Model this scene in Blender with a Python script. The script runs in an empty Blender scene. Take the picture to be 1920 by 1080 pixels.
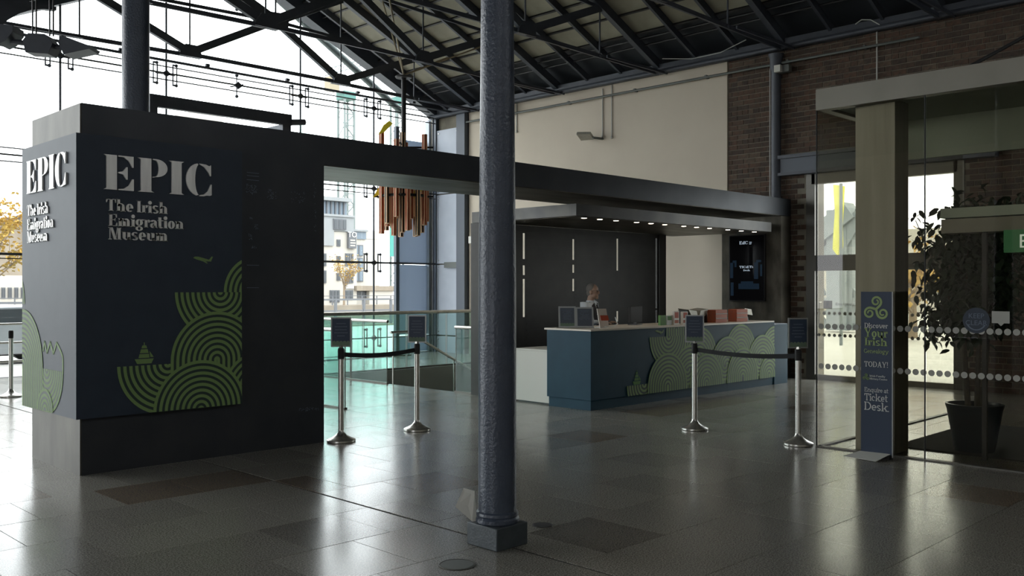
import bpy, bmesh, math, random
from mathutils import Vector, Matrix, Euler
random.seed(7)
PI = math.pi; R = math.radians
sc = bpy.context.scene
COL = sc.collection
# ------------------------------------------------------------------ camera, sky, exposure
cam = bpy.data.cameras.new('camera'); cam.lens = 32.625; cam.sensor_width = 36; cam.clip_end = 600
co = bpy.data.objects.new('camera', cam); COL.objects.link(co)
co.location = (0, 0, 1.6); co.rotation_euler = (R(90), 0, R(-45)); sc.camera = co
w = bpy.data.worlds.new('overcast_sky'); sc.world = w; w.use_nodes = True
nt = w.node_tree; bg = nt.nodes['Background']
tc = nt.nodes.new('ShaderNodeTexCoord'); ns = nt.nodes.new('ShaderNodeTexNoise'); ns.inputs['Scale'].default_value = 1.6
cr = nt.nodes.new('ShaderNodeValToRGB'); cr.color_ramp.elements[0].color = (.86, .9, .96, 1); cr.color_ramp.elements[1].color = (1, 1, 1, 1)
nt.links.new(tc.outputs['Generated'], ns.inputs['Vector']); nt.links.new(ns.outputs['Fac'], cr.inputs['Fac'])
nt.links.new(cr.outputs['Color'], bg.inputs['Color']); bg.inputs['Strength'].default_value = 5.4
sc.view_settings.view_transform = 'Standard'; sc.view_settings.look = 'None'
sc.view_settings.exposure = 0.0; sc.view_settings.gamma = 1.0; sc.view_settings.use_curve_mapping = False
sc.cycles.max_bounces = 10; sc.cycles.transparent_max_bounces = 24; sc.cycles.diffuse_bounces = 5
sc.cycles.use_denoising = True; sc.cycles.sample_clamp_indirect = 4; sc.cycles.caustics_reflective = False; sc.cycles.caustics_refractive = False

# ------------------------------------------------------------------ materials
MT = {}
def mat(name, col, rough=.5, metal=0, var=None, vs=6, bump=0, bs=40, spec=None, emit=None, es=0, coat=0, stretch=None, rvar=0):
    m = bpy.data.materials.new(name); m.use_nodes = True; n = m.node_tree.nodes; l = m.node_tree.links
    p = n['Principled BSDF']; p.inputs['Roughness'].default_value = rough; p.inputs['Metallic'].default_value = metal
    p.inputs['Base Color'].default_value = (*col, 1)
    if spec is not None: p.inputs['Specular IOR Level'].default_value = spec
    if coat: p.inputs['Coat Weight'].default_value = coat; p.inputs['Coat Roughness'].default_value = .08
    if emit: p.inputs['Emission Color'].default_value = (*emit, 1); p.inputs['Emission Strength'].default_value = es
    if var or bump or rvar:
        t = n.new('ShaderNodeTexCoord'); src = t.outputs['Object']
        if stretch:
            mp = n.new('ShaderNodeMapping'); mp.inputs['Scale'].default_value = stretch
            l.new(src, mp.inputs['Vector']); src = mp.outputs['Vector']
    if var:
        a = n.new('ShaderNodeTexNoise'); a.inputs['Scale'].default_value = vs; a.inputs['Detail'].default_value = 6
        r = n.new('ShaderNodeValToRGB'); r.color_ramp.elements[0].position = .35; r.color_ramp.elements[1].position = .65
        r.color_ramp.elements[0].color = (*col, 1); r.color_ramp.elements[1].color = (*var, 1)
        l.new(src, a.inputs['Vector']); l.new(a.outputs['Fac'], r.inputs['Fac']); l.new(r.outputs['Color'], p.inputs['Base Color'])
    if rvar:
        a2 = n.new('ShaderNodeTexNoise'); a2.inputs['Scale'].default_value = vs * .7; a2.inputs['Detail'].default_value = 5
        mr = n.new('ShaderNodeMapRange'); mr.inputs['To Min'].default_value = rough - rvar; mr.inputs['To Max'].default_value = rough + rvar
        l.new(src, a2.inputs['Vector']); l.new(a2.outputs['Fac'], mr.inputs['Value']); l.new(mr.outputs['Result'], p.inputs['Roughness'])
    if bump:
        b = n.new('ShaderNodeTexNoise'); b.inputs['Scale'].default_value = bs; b.inputs['Detail'].default_value = 4
        bu = n.new('ShaderNodeBump'); bu.inputs['Strength'].default_value = bump; bu.inputs['Distance'].default_value = .01
        l.new(src, b.inputs['Vector']); l.new(b.outputs['Fac'], bu.inputs['Height']); l.new(bu.outputs['Normal'], p.inputs['Normal'])
    MT[name] = m; return m
def glass(name, tint, refl=1.0, rough=.0, opac=0.0, ocol=(.5, .55, .55)):
    m = bpy.data.materials.new(name); m.use_nodes = True; n = m.node_tree.nodes; l = m.node_tree.links; n.clear()
    o = n.new('ShaderNodeOutputMaterial'); tr = n.new('ShaderNodeBsdfTransparent'); tr.inputs['Color'].default_value = (*tint, 1)
    g = n.new('ShaderNodeBsdfGlossy'); g.inputs['Roughness'].default_value = rough
    f = n.new('ShaderNodeFresnel'); f.inputs['IOR'].default_value = 1.5
    mu = n.new('ShaderNodeMath'); mu.operation = 'MULTIPLY'; mu.inputs[1].default_value = refl
    ge = n.new('ShaderNodeNewGeometry'); fr = n.new('ShaderNodeMath'); fr.operation = 'SUBTRACT'; fr.inputs[0].default_value = 1; l.new(ge.outputs['Backfacing'], fr.inputs[1])
    mf = n.new('ShaderNodeMath'); mf.operation = 'MULTIPLY'; l.new(mu.outputs[0], mf.inputs[0]); l.new(fr.outputs[0], mf.inputs[1])
    mx = n.new('ShaderNodeMixShader'); l.new(f.outputs[0], mu.inputs[0]); l.new(mf.outputs[0], mx.inputs[0]); l.new(g.outputs[0], mx.inputs[2])
    if opac:
        d = n.new('ShaderNodeBsdfDiffuse'); d.inputs['Color'].default_value = (*ocol, 1)
        m2 = n.new('ShaderNodeMixShader'); m2.inputs[0].default_value = opac
        l.new(tr.outputs[0], m2.inputs[1]); l.new(d.outputs[0], m2.inputs[2]); l.new(m2.outputs[0], mx.inputs[1])
    else: l.new(tr.outputs[0], mx.inputs[1])
    l.new(mx.outputs[0], o.inputs['Surface']); MT[name] = m; return m
def granite(name, a, b, c):
    m = mat(name, a, .2); n = m.node_tree.nodes; l = m.node_tree.links; p = n['Principled BSDF']
    ob = n.new('ShaderNodeTexCoord')
    v = n.new('ShaderNodeTexNoise'); v.inputs['Scale'].default_value = 105; v.inputs['Detail'].default_value = 3
    r = n.new('ShaderNodeValToRGB'); e = r.color_ramp.elements
    e[0].position = .38; e[0].color = (*b, 1); e[1].position = .62; e[1].color = (*c, 1); e2 = e.new(.5); e2.color = (*a, 1)
    l.new(ob.outputs['Object'], v.inputs['Vector']); l.new(v.outputs['Fac'], r.inputs['Fac'])
    g = n.new('ShaderNodeTexNoise'); g.inputs['Scale'].default_value = .9; g.inputs['Detail'].default_value = 3
    mr = n.new('ShaderNodeMapRange'); mr.inputs['To Min'].default_value = .14; mr.inputs['To Max'].default_value = .26
    oi = n.new('ShaderNodeObjectInfo'); hs = n.new('ShaderNodeHueSaturation'); m2 = n.new('ShaderNodeMapRange')
    m2.inputs['To Min'].default_value = .9; m2.inputs['To Max'].default_value = 1.1
    l.new(oi.outputs['Random'], m2.inputs['Value']); l.new(m2.outputs['Result'], hs.inputs['Value'])
    l.new(r.outputs['Color'], hs.inputs['Color']); l.new(hs.outputs['Color'], p.inputs['Base Color'])
    l.new(ob.outputs['Object'], g.inputs['Vector']); l.new(g.outputs['Fac'], mr.inputs['Value']); l.new(mr.outputs['Result'], p.inputs['Roughness'])
    p.inputs['Specular IOR Level'].default_value = .55
    return m
granite('granite', (.25, .24, .205), (.13, .122, .10), (.38, .365, .32))
granite('granite_brown', (.18, .145, .105), (.085, .066, .048), (.28, .235, .18))
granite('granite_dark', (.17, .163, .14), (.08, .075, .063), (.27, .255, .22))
mat('joint', (.02, .02, .018), .8)
mat('patina', (.040, .040, .040), .40, .8, (.062, .060, .055), 2.2, .04, 60, stretch=(1, 1, 1.0), rvar=.1)
mat('patina_end', (.05, .046, .036), .5, .5, (.10, .093, .076), 1.6, .04, 60, stretch=(1, 2, .5))
mat('patina_soffit', (.06, .054, .043), .45, .7, (.15, .135, .108), 2.0, .04, 60, stretch=(.6, 2.2, 1), rvar=.1)
mat('dark_steel', (.014, .013, .011), .5, .3, (.022, .02, .017), 4, .03, 60)
mat('steel_blue_sheen', (.030, .035, .042), .45, .45, (.042, .046, .052), 2.2, .04, 60, rvar=.08)  # bluish reflection on the dark steel put into its base colour
mat('navy', (.013, .024, .042), .55, 0, (.017, .029, .048), 5, .03, 200)
mat('green_print', (.17, .27, .09), .6)
mat('green_bright', (.32, .43, .17), .6)
mat('green_back', (.012, .03, .026), .55)
mat('steel_letter', (.80, .80, .77), .4, .45, (.66, .66, .64), 5, stretch=(3, 3, .3))
mat('letter_edge', (.05, .05, .05), .5)
mat('desk_blue', (.006, .040, .066), .55, 0, (.007, .046, .074), 4, spec=.25)
mat('desk_top', (.66, .60, .52), .35)
mat('white_lam', (.62, .61, .55), .5)
mat('column_paint', (.040, .052, .078), .33, 0, (.048, .062, .09), 9, .5, 55, rvar=.07)
mat('plinth_paint', (.05, .062, .07), .45, 0, (.035, .045, .052), 14, .2, 60)
mat('iron', (.05, .056, .070), .5, .1, (.06, .068, .084), 8, .05, 50)  # base colour lifted to take in the veil glare over the ironwork
mat('iron_black', (.012, .012, .013), .5)
mat('purlin', (.024, .028, .034), .6)
mat('roof_board', (.24, .225, .17), .75, 0, (.31, .29, .22), 2.5, .1, 30)
mat('plaster', (.55, .485, .395), .85, 0, (.58, .515, .42), 1.2, .03, 60)
mat('mortar', (.15, .135, .105), .9, 0, (.24, .22, .17), 3)
for i, (a, b) in enumerate([((.085, .052, .036), (.058, .038, .027)), ((.105, .058, .038), (.07, .044, .031)), ((.068, .045, .033), (.045, .032, .025)), ((.12, .082, .056), (.078, .055, .04))]):
    mat('brick%d' % i, a, .9, 0, b, 18, .5, 60)
mat('stainless', (.60, .59, .55), .27, .8, (.52, .51, .47), 10, stretch=(1, 1, .1))
mat('brushed', (.32, .31, .27), .45, .6, (.27, .26, .22), 3, stretch=(4, 4, .3))
mat('brushed_dark', (.13, .125, .11), .45, .6)
mat('taupe', (.20, .19, .155), .5, .3, (.23, .215, .18), 2)
mat('black', (.006, .006, .007), .35)
mat('rubber', (.012, .012, .012), .7)
mat('belt', (.005, .007, .008), .75)
mat('grey_panel', (.42, .46, .53), .5, 0, (.46, .5, .57), 3)
m_ = mat('frosted', (.50, .55, .62), .6); n_ = m_.node_tree.nodes; l_ = m_.node_tree.links; tl_ = n_.new('ShaderNodeBsdfTranslucent'); tl_.inputs[0].default_value = (.40, .45, .53, 1)
mx_ = n_.new('ShaderNodeMixShader'); mx_.inputs[0].default_value = .45; l_.new(n_['Principled BSDF'].outputs[0], mx_.inputs[1]); l_.new(tl_.outputs[0], mx_.inputs[2]); l_.new(mx_.outputs[0], n_['Material Output'].inputs[0])
mat('grey_frame', (.07, .085, .11), .5)
mat('ceiling_white', (.36, .40, .34), .8)
mat('paper', (.62, .62, .57), .8)
mat('sign_blue', (.02, .038, .075), .5)
mat('sign_hill', (.13, .19, .13), .6)
mat('sign_frame', (.30, .31, .30), .4, .5)
mat('white_print', (.62, .64, .62), .6)
mat('text_blue', (.12, .15, .2), .6)
mat('orange', (.42, .085, .025), .6, 0, (.3, .09, .05), 40)
mat('leaflet_green', (.07, .19, .035), .6)
mat('leaflet_red', (.42, .07, .03), .6)
mat('tube_copper', (.52, .10, .03), .5, 0, (.36, .065, .02), 12)
mat('tube_dark', (.07, .055, .04), .4, .4)
mat('tube_edge', (.85, .58, .34), .5)
mat('tube_yellow', (.85, .70, .02), .5)
mat('pole_tan', (.30, .24, .15), .5)
mat('screen_black', (.004, .004, .006), .12)
mat('screen_blue', (.01, .02, .035), .2, emit=(.02, .05, .09), es=.18)
mat('screen_text', (.3, .35, .4), .3, emit=(.55, .65, .75), es=.55)
mat('lamp', (1, .9, .7), .4, emit=(1, .86, .66), es=9)
mat('exit_green', (.012, .06, .02), .5, emit=(.02, .12, .04), es=.35)
mat('exit_white', (.7, .75, .7), .5, emit=(.8, .9, .8), es=.4)
mat('leaf', (.014, .03, .011), .55, 0, (.024, .045, .016), 8)
mat('bark', (.09, .075, .055), .85, 0, (.06, .05, .04), 20, .3)
mat('pot', (.012, .018, .026), .35)
mat('skin', (.30, .20, .15), .55)
mat('hair', (.14, .13, .12), .8)
mat('shirt', (.45, .50, .55), .8)
mat('vest', (.014, .014, .018), .85)
mat('concrete', (.34, .33, .31), .85, 0, (.40, .39, .37), 1.5, .2, 20)
mat('paving', (.42, .41, .38), .6, 0, (.5, .49, .46), 1.2)
mat('asphalt', (.24, .24, .24), .8, 0, (.3, .3, .3), 2)
mat('water', (.12, .14, .13), .12, 0, bump=.6, bs=3)
mat('cream', (.40, .375, .335), .8, 0, (.44, .415, .37), .3)
mat('render_grey', (.22, .23, .235), .7, 0, (.25, .26, .265), .3)
mat('stone_tan', (.21, .175, .135), .85, 0, (.26, .22, .17), .6, .2, 3)
mat('pane_dark', (.05, .058, .065), .35)
mat('pane_blue', (.12, .16, .20), .3)
mat('frame_grey', (.10, .105, .115), .6)
mat('slate', (.16, .16, .17), .7)
mat('crane_green', (.05, .15, .13), .6)
mat('crane_grey', (.13, .16, .155), .6)
mat('crane_tan', (.24, .20, .13), .6)
mat('banner_teal', (.06, .28, .24), .7)
mat('autumn', (.42, .25, .05), .8, 0, (.52, .36, .10), 3)
mat('bare', (.22, .17, .12), .9)
mat('car_paint', (.42, .44, .46), .25, .3)
mat('tyre', (.02, .02, .02), .8)
mat('bridge', (.20, .235, .26), .6, 0, (.25, .28, .31), 2)
mat('yellow_flag', (.62, .60, .03), .6, 0, (.75, .75, .1), 3)
mat('mat_dark', (.03, .03, .027), .95, bump=.4, bs=200)
mat('dark_void', (.02, .02, .019), .8)
mat('stair_wall', (.34, .35, .32), .6)
mat('white_cable', (.5, .5, .47), .5)
mat('galv', (.13, .14, .13), .5, .3)
mat('dots', (.38, .38, .34), .6)
glass('facade_glass', (.97, .99, .985), .6)
glass('teal_glass', (.82, .93, .905), .8, opac=.07, ocol=(.4, .62, .58))
glass('lobby_glass', (.86, .85, .80), 1.0)
glass('door_glass', (.93, .95, .94), .8)

# ------------------------------------------------------------------ mesh helpers
def wloc(o):
    v = Vector((0, 0, 0))
    while o: v = v + o.location; o = o.parent
    return v
class MB:
    def __init__(s): s.v = []; s.f = []
    def add(s, vs, fs):
        b = len(s.v); s.v += [tuple(q) for q in vs]; s.f += [tuple(b + i for i in f) for f in fs]; return s
    def box(s, x0, y0, z0, x1, y1, z1):
        return s.add([(x0, y0, z0), (x1, y0, z0), (x1, y1, z0), (x0, y1, z0), (x0, y0, z1), (x1, y0, z1), (x1, y1, z1), (x0, y1, z1)],
                     [(0, 3, 2, 1), (4, 5, 6, 7), (0, 1, 5, 4), (1, 2, 6, 5), (2, 3, 7, 6), (3, 0, 4, 7)])
    def beam(s, p, q, wd, h, up=(0, 0, 1)):
        p = Vector(p); q = Vector(q); d = (q - p).normalized(); up = Vector(up)
        if abs(d.dot(up)) > .98: up = Vector((1, 0, 0))
        a = d.cross(up).normalized(); b = a.cross(d).normalized(); vs = []
        for c in (p, q):
            for i, j in ((-1, -1), (1, -1), (1, 1), (-1, 1)): vs.append(c + a * i * wd / 2 + b * j * h / 2)
        return s.add(vs, [(0, 1, 2, 3), (7, 6, 5, 4), (0, 4, 5, 1), (1, 5, 6, 2), (2, 6, 7, 3), (3, 7, 4, 0)])
    def cyl(s, p, q, r, n=8, r2=None, cap=True):
        p = Vector(p); q = Vector(q); d = (q - p).normalized(); r2 = r if r2 is None else r2
        u = Vector((0, 0, 1)) if abs(d.z) < .9 else Vector((1, 0, 0)); a = d.cross(u).normalized(); b = a.cross(d).normalized(); vs = []
        for c, rr in ((p, r), (q, r2)):
            for i in range(n): t = 2 * PI * i / n; vs.append(c + (a * math.cos(t) + b * math.sin(t)) * rr)
        fs = [(i, (i + 1) % n, n + (i + 1) % n, n + i) for i in range(n)]
        if cap: fs += [tuple(range(n))[::-1], tuple(range(n, 2 * n))]
        return s.add(vs, fs)
    def path(s, pts, r, n=6):
        for a, b in zip(pts[:-1], pts[1:]): s.cyl(a, b, r, n)
        return s
    def lathe(s, c, prof, n=24):
        c = Vector(c); vs = []; fs = []
        for r, z in prof:
            for i in range(n): t = 2 * PI * i / n; vs.append((c.x + r * math.cos(t), c.y + r * math.sin(t), c.z + z))
        for k in range(len(prof) - 1):
            for i in range(n): j = (i + 1) % n; fs.append((k * n + i, k * n + j, (k + 1) * n + j, (k + 1) * n + i))
        fs.append(tuple(range(n))[::-1]); fs.append(tuple(range((len(prof) - 1) * n, len(prof) * n)))
        return s.add(vs, fs)
    def ball(s, c, rx, ry=None, rz=None, n=10, m=6):
        ry = ry or rx; rz = rz or rx; vs = [(c[0], c[1], c[2] - rz)]; fs = []
        for k in range(1, m):
            ph = -PI / 2 + PI * k / m
            for i in range(n): t = 2 * PI * i / n; vs.append((c[0] + rx * math.cos(ph) * math.cos(t), c[1] + ry * math.cos(ph) * math.sin(t), c[2] + rz * math.sin(ph)))
        vs.append((c[0], c[1], c[2] + rz)); L = len(vs) - 1
        for i in range(n): fs.append((0, 1 + (i + 1) % n, 1 + i)); fs.append((L, 1 + (m - 2) * n + i, 1 + (m - 2) * n + (i + 1) % n))
        for k in range(m - 2):
            for i in range(n): j = (i + 1) % n; fs.append((1 + k * n + i, 1 + k * n + j, 1 + (k + 1) * n + j, 1 + (k + 1) * n + i))
        return s.add(vs, fs)
    def prism(s, pts, off):
        """closed polygon pts (3D) extruded by vector off"""
        n = len(pts); off = Vector(off); vs = [Vector(p) for p in pts] + [Vector(p) + off for p in pts]
        return s.add(vs, [tuple(range(n))[::-1], tuple(range(n, 2 * n))] + [(i, (i + 1) % n, n + (i + 1) % n, n + i) for i in range(n)])
    def mesh(s, name, off=Vector((0, 0, 0)), smooth=True):
        me = bpy.data.meshes.new(name); me.from_pydata([(a - off.x, b - off.y, c - off.z) for a, b, c in s.v], [], s.f)
        bm = bmesh.new(); bm.from_mesh(me); bmesh.ops.recalc_face_normals(bm, faces=bm.faces); bm.to_mesh(me); bm.free()
        if smooth:
            me.polygons.foreach_set('use_smooth', [True] * len(me.polygons)); me.set_sharp_from_angle(angle=R(35))
        return me
    def build(s, name, m, parent=None, local=False, kind=None, bevel=0, loc=None):
        off = Vector((0, 0, 0)) if (local or parent is None) else wloc(parent)
        if loc is not None: off = off + Vector(loc) - (wloc(parent) if parent and not local else Vector((0, 0, 0)))
        me = s.mesh(name, off); me.materials.append(MT[m]); o = bpy.data.objects.new(name, me); COL.objects.link(o); o.parent = parent
        if loc is not None: o.location = loc
        if kind: o['kind'] = kind
        if bevel:
            b = o.modifiers.new('bevel', 'BEVEL'); b.width = bevel; b.segments = 2; b.limit_method = 'ANGLE'
        return o
def tag(o, label, cat, group=None):
    o['label'] = label; o['category'] = cat
    if group: o['group'] = group
    return o
def thing(name, label, cat, loc=(0, 0, 0), group=None, rz=0):
    o = bpy.data.objects.new(name, None); COL.objects.link(o); o.location = loc; o.rotation_euler = (0, 0, rz); o.empty_display_size = .1
    return tag(o, label, cat, group)
def dup(root, loc, rz=0, label=None):
    r = root.copy(); COL.objects.link(r); r.location = loc; r.rotation_euler = (0, 0, rz)
    if label: r['label'] = label
    for ch in list(root.children):
        c = ch.copy(); COL.objects.link(c); c.parent = r
        for g in list(ch.children): d = g.copy(); COL.objects.link(d); d.parent = c
    return r
def inst(src, parent, loc, rot=(0, 0, 0), scale=(1, 1, 1), m=None):
    o = src.copy(); COL.objects.link(o); o.parent = parent; o.location = loc; o.rotation_euler = rot; o.scale = scale
    if m: o.data = m
    return o
def struct(o, label=None):
    o['kind'] = 'structure'
    if label: o['label'] = label
    return o
def B(*a): return MB().box(*a)

# ---------- flat graphics in a plane: origin O, axes U and V, outward normal N
class Plane:
    def __init__(s, O, U, V, N): s.O = Vector(O); s.U = Vector(U); s.V = Vector(V); s.N = Vector(N)
    def p(s, u, v, n=0): return s.O + s.U * u + s.V * v + s.N * n
def clip(poly, r):
    u0, v0, u1, v1 = r
    for ax, lim, sg in ((0, u0, 1), (0, u1, -1), (1, v0, 1), (1, v1, -1)):
        out = []
        for i in range(len(poly)):
            a = poly[i - 1]; b = poly[i]; da = (a[ax] - lim) * sg; db = (b[ax] - lim) * sg
            if (da >= 0) != (db >= 0):
                t = da / (da - db); out.append((a[0] + (b[0] - a[0]) * t, a[1] + (b[1] - a[1]) * t))
            if db >= 0: out.append(b)
        poly = out
        if len(poly) < 3: return None
    return poly
class Waves:
    def __init__(s, pl, rect, p): s.pl = pl; s.rect = rect; s.p = p; s.g = MB(); s.b = MB(); s.k = 0
    def quad(s, mb, poly, off):
        c = clip(poly, s.rect)
        if c: mb.add([s.pl.p(u, v, off) for u, v in c], [tuple(range(len(c)))])
    def arcs(s, cu, cv, Rr, up=True, leg=0.0, inner=0, a0=0, a1=180, vmax=None, back=True):
        s.k += 1; o = .0016 + s.k * .0010; sg = 1 if up else -1
        p = s.p; save = s.rect
        if vmax is not None: s.rect = (save[0], save[1], save[2], min(save[3], vmax))
        N = 30
        if back:
            pts = [(cu + Rr * math.cos(PI * i / N), cv + sg * Rr * math.sin(PI * i / N)) for i in range(N + 1)]
            s.quad(s.b, pts, o)
            if leg: s.quad(s.b, [(cu - Rr, cv), (cu + Rr, cv), (cu + Rr, cv - sg * leg), (cu - Rr, cv - sg * leg)], o)
        r = Rr
        while r > inner + p * .3:
            ri = max(r - p * .55, 0)
            n = max(8, int(N * min(1, r / .25)))
            for i in range(n):
                t0 = R(a0 + (a1 - a0) * i / n); t1 = R(a0 + (a1 - a0) * (i + 1) / n)
                s.quad(s.g, [(cu + r * math.cos(t0), cv + sg * r * math.sin(t0)), (cu + r * math.cos(t1), cv + sg * r * math.sin(t1)),
                             (cu + ri * math.cos(t1), cv + sg * ri * math.sin(t1)), (cu + ri * math.cos(t0), cv + sg * ri * math.sin(t0))], o + .0005)
            if leg:
                for q in (-1, 1):
                    s.quad(s.g, [(cu + q * r, cv), (cu + q * ri, cv), (cu + q * ri, cv - sg * leg), (cu + q * r, cv - sg * leg)], o + .0005)
            r -= p
        s.rect = save
    def build(s, parent):
        s.b.build('wave_ground', 'green_back', parent); return s.g.build('wave_lines', 'green_print', parent)

# ---------- small serif alphabet: st = stem, h = hairline, everything in cap heights
def arc(cx, cy, rx, ry, a0, a1, tx, ty, n=14):
    out = []
    n = max(4, int(n * abs(a1 - a0) / 180))
    for i in range(n):
        t0 = R(a0 + (a1 - a0) * i / n); t1 = R(a0 + (a1 - a0) * (i + 1) / n)
        out.append([(cx + rx * math.cos(t0), cy + ry * math.sin(t0)), (cx + rx * math.cos(t1), cy + ry * math.sin(t1)),
                    (cx + (rx - tx) * math.cos(t1), cy + (ry - ty) * math.sin(t1)), (cx + (rx - tx) * math.cos(t0), cy + (ry - ty) * math.sin(t0))])
    return out
def rc(x0, y0, x1, y1): return [(x0, y0), (x1, y0), (x1, y1), (x0, y1)]
def dg(x0, y0, x1, y1, t): return [(x0, y0), (x0 + t, y0), (x1 + t, y1), (x1, y1)]
def glyph(c, s, h):
    X = .68; q = .07
    def stem(x, y0, y1, foot=True, top=False, tl=False):
        o = [rc(x, y0, x + s, y1)]
        if foot: o.append(rc(x - q, y0, x + s + q, y0 + h))
        if top: o.append(rc(x - q, y1 - h, x + s + q, y1))
        if tl: o.append(rc(x - q, y1 - h, x + s, y1))
        return o
    def arch(x, w): return arc(x + w / 2, X - .26, w / 2, .26, 0, 180, s * .9, h * 1.3) + stem(x + w - s, 0, X - .24)
    if c == ' ': return [], .28
    if c == 'o': w = .42 + s; return arc(w / 2, X / 2, w / 2, X / 2, 0, 360, s, h), w + .06
    if c == 'c': w = .4 + s; return arc(w / 2, X / 2, w / 2, X / 2, 50, 310, s, h) + [rc(w - s * .9, X * .62, w - .02, X * .86)], w + .05
    if c == 'e': w = .4 + s; return arc(w / 2, X / 2, w / 2, X / 2, 0, 315, s, h) + [rc(s * .6, X * .44, w - .01, X * .44 + h)], w + .05
    if c == 'a': w = .36 + s; return arc(w / 2, X - .2, w / 2, .2, 0, 165, s, h * 1.3) + stem(w - s, 0, X - .18) + arc(w * .42, .2, w * .42, .2, 60, 360, s * .8, h * 1.2), w + .1
    if c == 'n': w = .42 + s; return stem(.07, 0, X, tl=True) + arch(.07, w), w + .2
    if c == 'm': w = .36 + s; return stem(.07, 0, X, tl=True) + arch(.07, w) + arch(.07 + w - s, w), 2 * w - s + .2
    if c == 'h': w = .42 + s; return stem(.07, 0, 1.03, tl=True) + arch(.07, w), w + .2
    if c == 'u': w = .42 + s; return [rc(.07, .24, .07 + s, X), rc(0, X - h, .07 + s, X)] + arc(.07 + w / 2, .26, w / 2, .26, 180, 360, s * .9, h * 1.3) + stem(.07 + w - s, 0, X, tl=True), w + .2
    if c == 'r': return stem(.07, 0, X, tl=True) + arc(.07 + s + .12, X - .2, .16, .2, 20, 150, .05 + s * .3, h * 1.3) + [rc(.15 + s, X - .24, .27 + s, X - .06)], s + .34
    if c == 'i': return stem(.07, 0, X, tl=True) + arc(.07 + s / 2, .88, .06 + s * .4, .06 + s * .4, 0, 360, .055 + s * .4, .055 + s * .4), s + .18
    if c == 'l': return stem(.07, 0, 1.03, tl=True), s + .18
    if c == 't': return [rc(.09, .12, .09 + s, .92), rc(0, X - h, s + .26, X)] + arc(.09 + s / 2 + .1, .16, s / 2 + .1, .16, 180, 330, s * .8, h * 1.2), s + .32
    if c == 's': w = .32 + s; return arc(w / 2, X * .73, w / 2, X * .27, 30, 260, s * .8, h * 1.2) + arc(w / 2, X * .25, w / 2, X * .26, -150, 90, s * .8, h * 1.2) + [dg(w * .1, X * .62, w * .55, X * .36, s * .9)], w + .06
    if c == 'g': w = .42 + s; return arc(w / 2, X * .6, w / 2, X * .4, 0, 360, s, h) + arc(w / 2, -.1, w / 2, .19, 0, 360, s * .8, h * 1.2) + [rc(w * .3, X * .12, w * .5, X * .25), rc(w * .8, X - h * 1.6, w + .08, X)], w + .12
    if c == 'v' or c == 'y':
        o = [dg(.3, 0, .04, X, s), dg(.3 + s * .5, 0, .5 + s, X, h * 1.2), rc(0, X - h, s + .16, X), rc(.4 + s, X - h, .64 + s, X)]
        if c == 'y': o += [dg(.14, -.28, .3 + s * .5, .02, h * 1.3), rc(.06, -.3, .24, -.18)]
        return o, s + .62
    if c == 'k': return stem(.07, 0, 1.03, tl=True) + [dg(.07 + s, .26, .4 + s, X, h * 1.4), dg(.44 + s * .7, 0, .2 + s * .9, X * .58, s), rc(.3 + s, X - h, .6 + s, X), rc(.36 + s * .7, 0, .62 + 1.7 * s, h)], 1.6 * s + .62
    if c == 'q': w = .42 + s; return arc(w / 2, X / 2, w / 2, X / 2, 0, 360, s, h) + [rc(w - s * .95, -.28, w, X), rc(w - s - q, -.28, w + q, -.28 + h)], w + .12
    if c == '!': return [[(.05, 1), (.05 + s, 1), (.05 + s * .7, .3), (.05 + s * .3, .3)], rc(.05, 0, .05 + s, .15)], s + .14
    if c == 'I': return stem(.08, 0, 1, top=True), s + .2
    if c == 'E' or c == 'F':
        o = stem(.08, 0, 1, top=True) + [rc(.08, 1 - h, .5 + s, 1), [(.5 + s - h, .72), (.5 + s, .72), (.5 + s, 1), (.36 + s, 1)], rc(.08, .5, .36 + s, .5 + h), [(.36 + s, .38), (.36 + s, .68), (.3 + s, .55), (.3 + s, .5)]]
        if c == 'E': o += [rc(.08, 0, .54 + s, h), [(.38 + s, 0), (.54 + s, 0), (.54 + s, .3), (.54 + s - h, .3)]]
        return o, s + .62
    if c == 'T': w = .62 + s; return stem((w - s) / 2, 0, 1) + [rc(0, 1 - h, w, 1), [(0, 1), (0, .7), (h, .7), (.14, 1)], [(w, 1), (w - .14, 1), (w - h, .7), (w, .7)]], w + .04
    if c == 'M': w = .85 + s; return [rc(.1, 0, .1 + h, 1), rc(0, 0, .28, h), rc(0, 1 - h, .2, 1), dg(.42 + s * .2, 0, .1, 1, s), dg(.44 + s * .6, 0, w - s - .08, 1, h)] + stem(w - s - .05, 0, 1, top=True), w + .08
    if c == 'D': w = .66 + s; return stem(.08, 0, 1, top=True) + arc(w * .42, .5, w * .58, .5, -90, 90, s, h), w + .06
    if c == 'O': w = .66 + s; return arc(w / 2, .5, w / 2, .5, 0, 360, s, h), w + .06
    if c == 'C' or c == 'G':
        w = .6 + s; o = arc(w / 2, .5, w / 2, .5, 45, 315, s, h) + [[(w - .03, .66), (w - .03, 1), (w - .07, 1), (w - .16, .84)]]
        o += [rc(w - s, .02, w, .44), rc(w - s - q, .44 - h, w + q, .44)] if c == 'G' else [[(w - .03, .3), (w - .03, .1), (w - .18, .12)]]
        return o, w + .1
    if c == 'H': w = .7 + s; return stem(.08, 0, 1, top=True) + stem(w - s - .02, 0, 1, top=True) + [rc(.08, .48, w - .04, .48 + h)], w + .1
    if c == 'A': w = .72 + s; return [dg(.1, 0, w / 2 - h * .6, 1, h), dg(w - s - .08, 0, w / 2 - s * .5, 1, s), rc(.2, .3, w - .26, .3 + h), rc(0, 0, .28, h), rc(w - s - .18, 0, w + .02, h)], w + .04
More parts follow.
